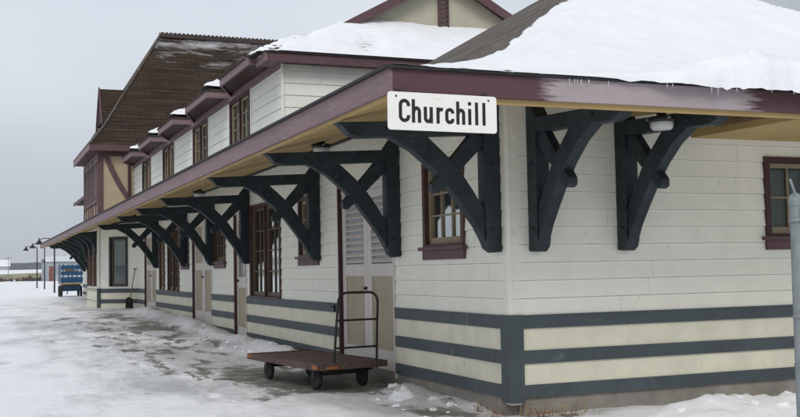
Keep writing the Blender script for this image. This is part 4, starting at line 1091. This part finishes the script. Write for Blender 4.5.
bld('long_dark_warehouse', -40, 9, 520, 545, 1.5, 6.2, M_['fargrey'], M_['snow'], 'long dark grey warehouse with a sloping snowy roof on the left horizon', ridge=3, wins=4)
bld('low_white_store', -6, 1.8, 430, 440, 1.2, 4.8, M_['farmdetail'], M_['farwhite'], 'low pale store in front of the long dark warehouse', ridge=1, wins=0, winm='fargrey')
bld('distant_depot', -190, -60, 600, 640, 1.5, 10, M_['fargrey'], M_['snow'], 'very long distant depot left of the warehouses, beyond the snowfield', ridge=3, wins=8)
# embankment and hill: terrain
tb = MB(); n = 120; vs = []
for i in range(n+1):
    x = -400+700*i/n
    h = 1.9+.9*fbm(x*.03, 1)
    for (dy, k) in ((0, -.3), (12, .45), (22, .95), (30, 1.0), (60, .9)): vs.append((x, 300+dy, .3+h*k if k > 0 else 0))
tb.add(vs, [(i*5+k, (i+1)*5+k, (i+1)*5+k+1, i*5+k+1) for i in range(n) for k in range(4)], True)
tag(tb.build('embankment', M_['tangrass']), kind='structure')
hb = MB(); vs = []; n = 80
for i in range(n+1):
    x = -1500+3300*i/n; h = 23+9*fbm(x*.004, 2)+5*fbm(x*.04, 5)
    vs += [(x, 1500, 0), (x, 1650, h*.8), (x, 1800, h), (x, 2200, h*.6)]
hb.add(vs, [(i*4+k, (i+1)*4+k, (i+1)*4+k+1, i*4+k+1) for i in range(n) for k in range(3)], True)
tag(hb.build('hills', M_['farwood']), kind='structure')
sm = MB(); vs = []; n = 60
for i in range(n+1):
    x = -300+500*i/n; h = 3.6+1.0*fbm(x*.02, 4)
    vs += [(x, 362, 1.2), (x, 380, h), (x, 420, h-.2)]
sm.add(vs, [(i*3+k, (i+1)*3+k, (i+1)*3+k+1, i*3+k+1) for i in range(n) for k in range(2)], True)
tag(sm.build('snow_bank', M_['snow']), kind='structure')
sh = MB(); rn = random.Random(9)
for k in range(900):
    x = rn.uniform(-60, 40); y = rn.uniform(222, 262); h = rn.uniform(.3, 1.5)*(.2+1.9*max(0, fbm(x*.16, y*.03)+.18))
    for q in range(5):
        a = rn.uniform(0, 6.28); d = rn.uniform(.1, .8)
        sh.add([(x-.25, y, .3), (x+.25, y, .3), (x+d*math.cos(a), y+d*math.sin(a), .3+h*rn.uniform(.7, 1))], [(0, 1, 2)])
tag(sh.build('scrub', M_['shrub']), 'dark leafless scrub in a band across the far snowfield', 'scrub', kind='stuff')
for (x, y, h, lb) in ((3.6, 330, 7.5, 'thin far utility pole left of the lamp posts'), (15.8, 240, 9, 'thin far utility pole behind the canopy end'), (24, 262, 11, 'tall far utility pole above the low pale grey warehouse')):
    p = empty('utility_pole', (x, y, .3)); tag(p, lb, 'utility pole', 'distant utility poles')
    MB().tube([(0, 0, -.5), (0, 0, h)], .14, 6, .09).build('pole', M_['fargrey'], p); MB().box(-1.1, 1.1, -.08, .08, h-.9, h-.7).build('crossarm', M_['fargrey'], p)
print('objects', len(bpy.data.objects))
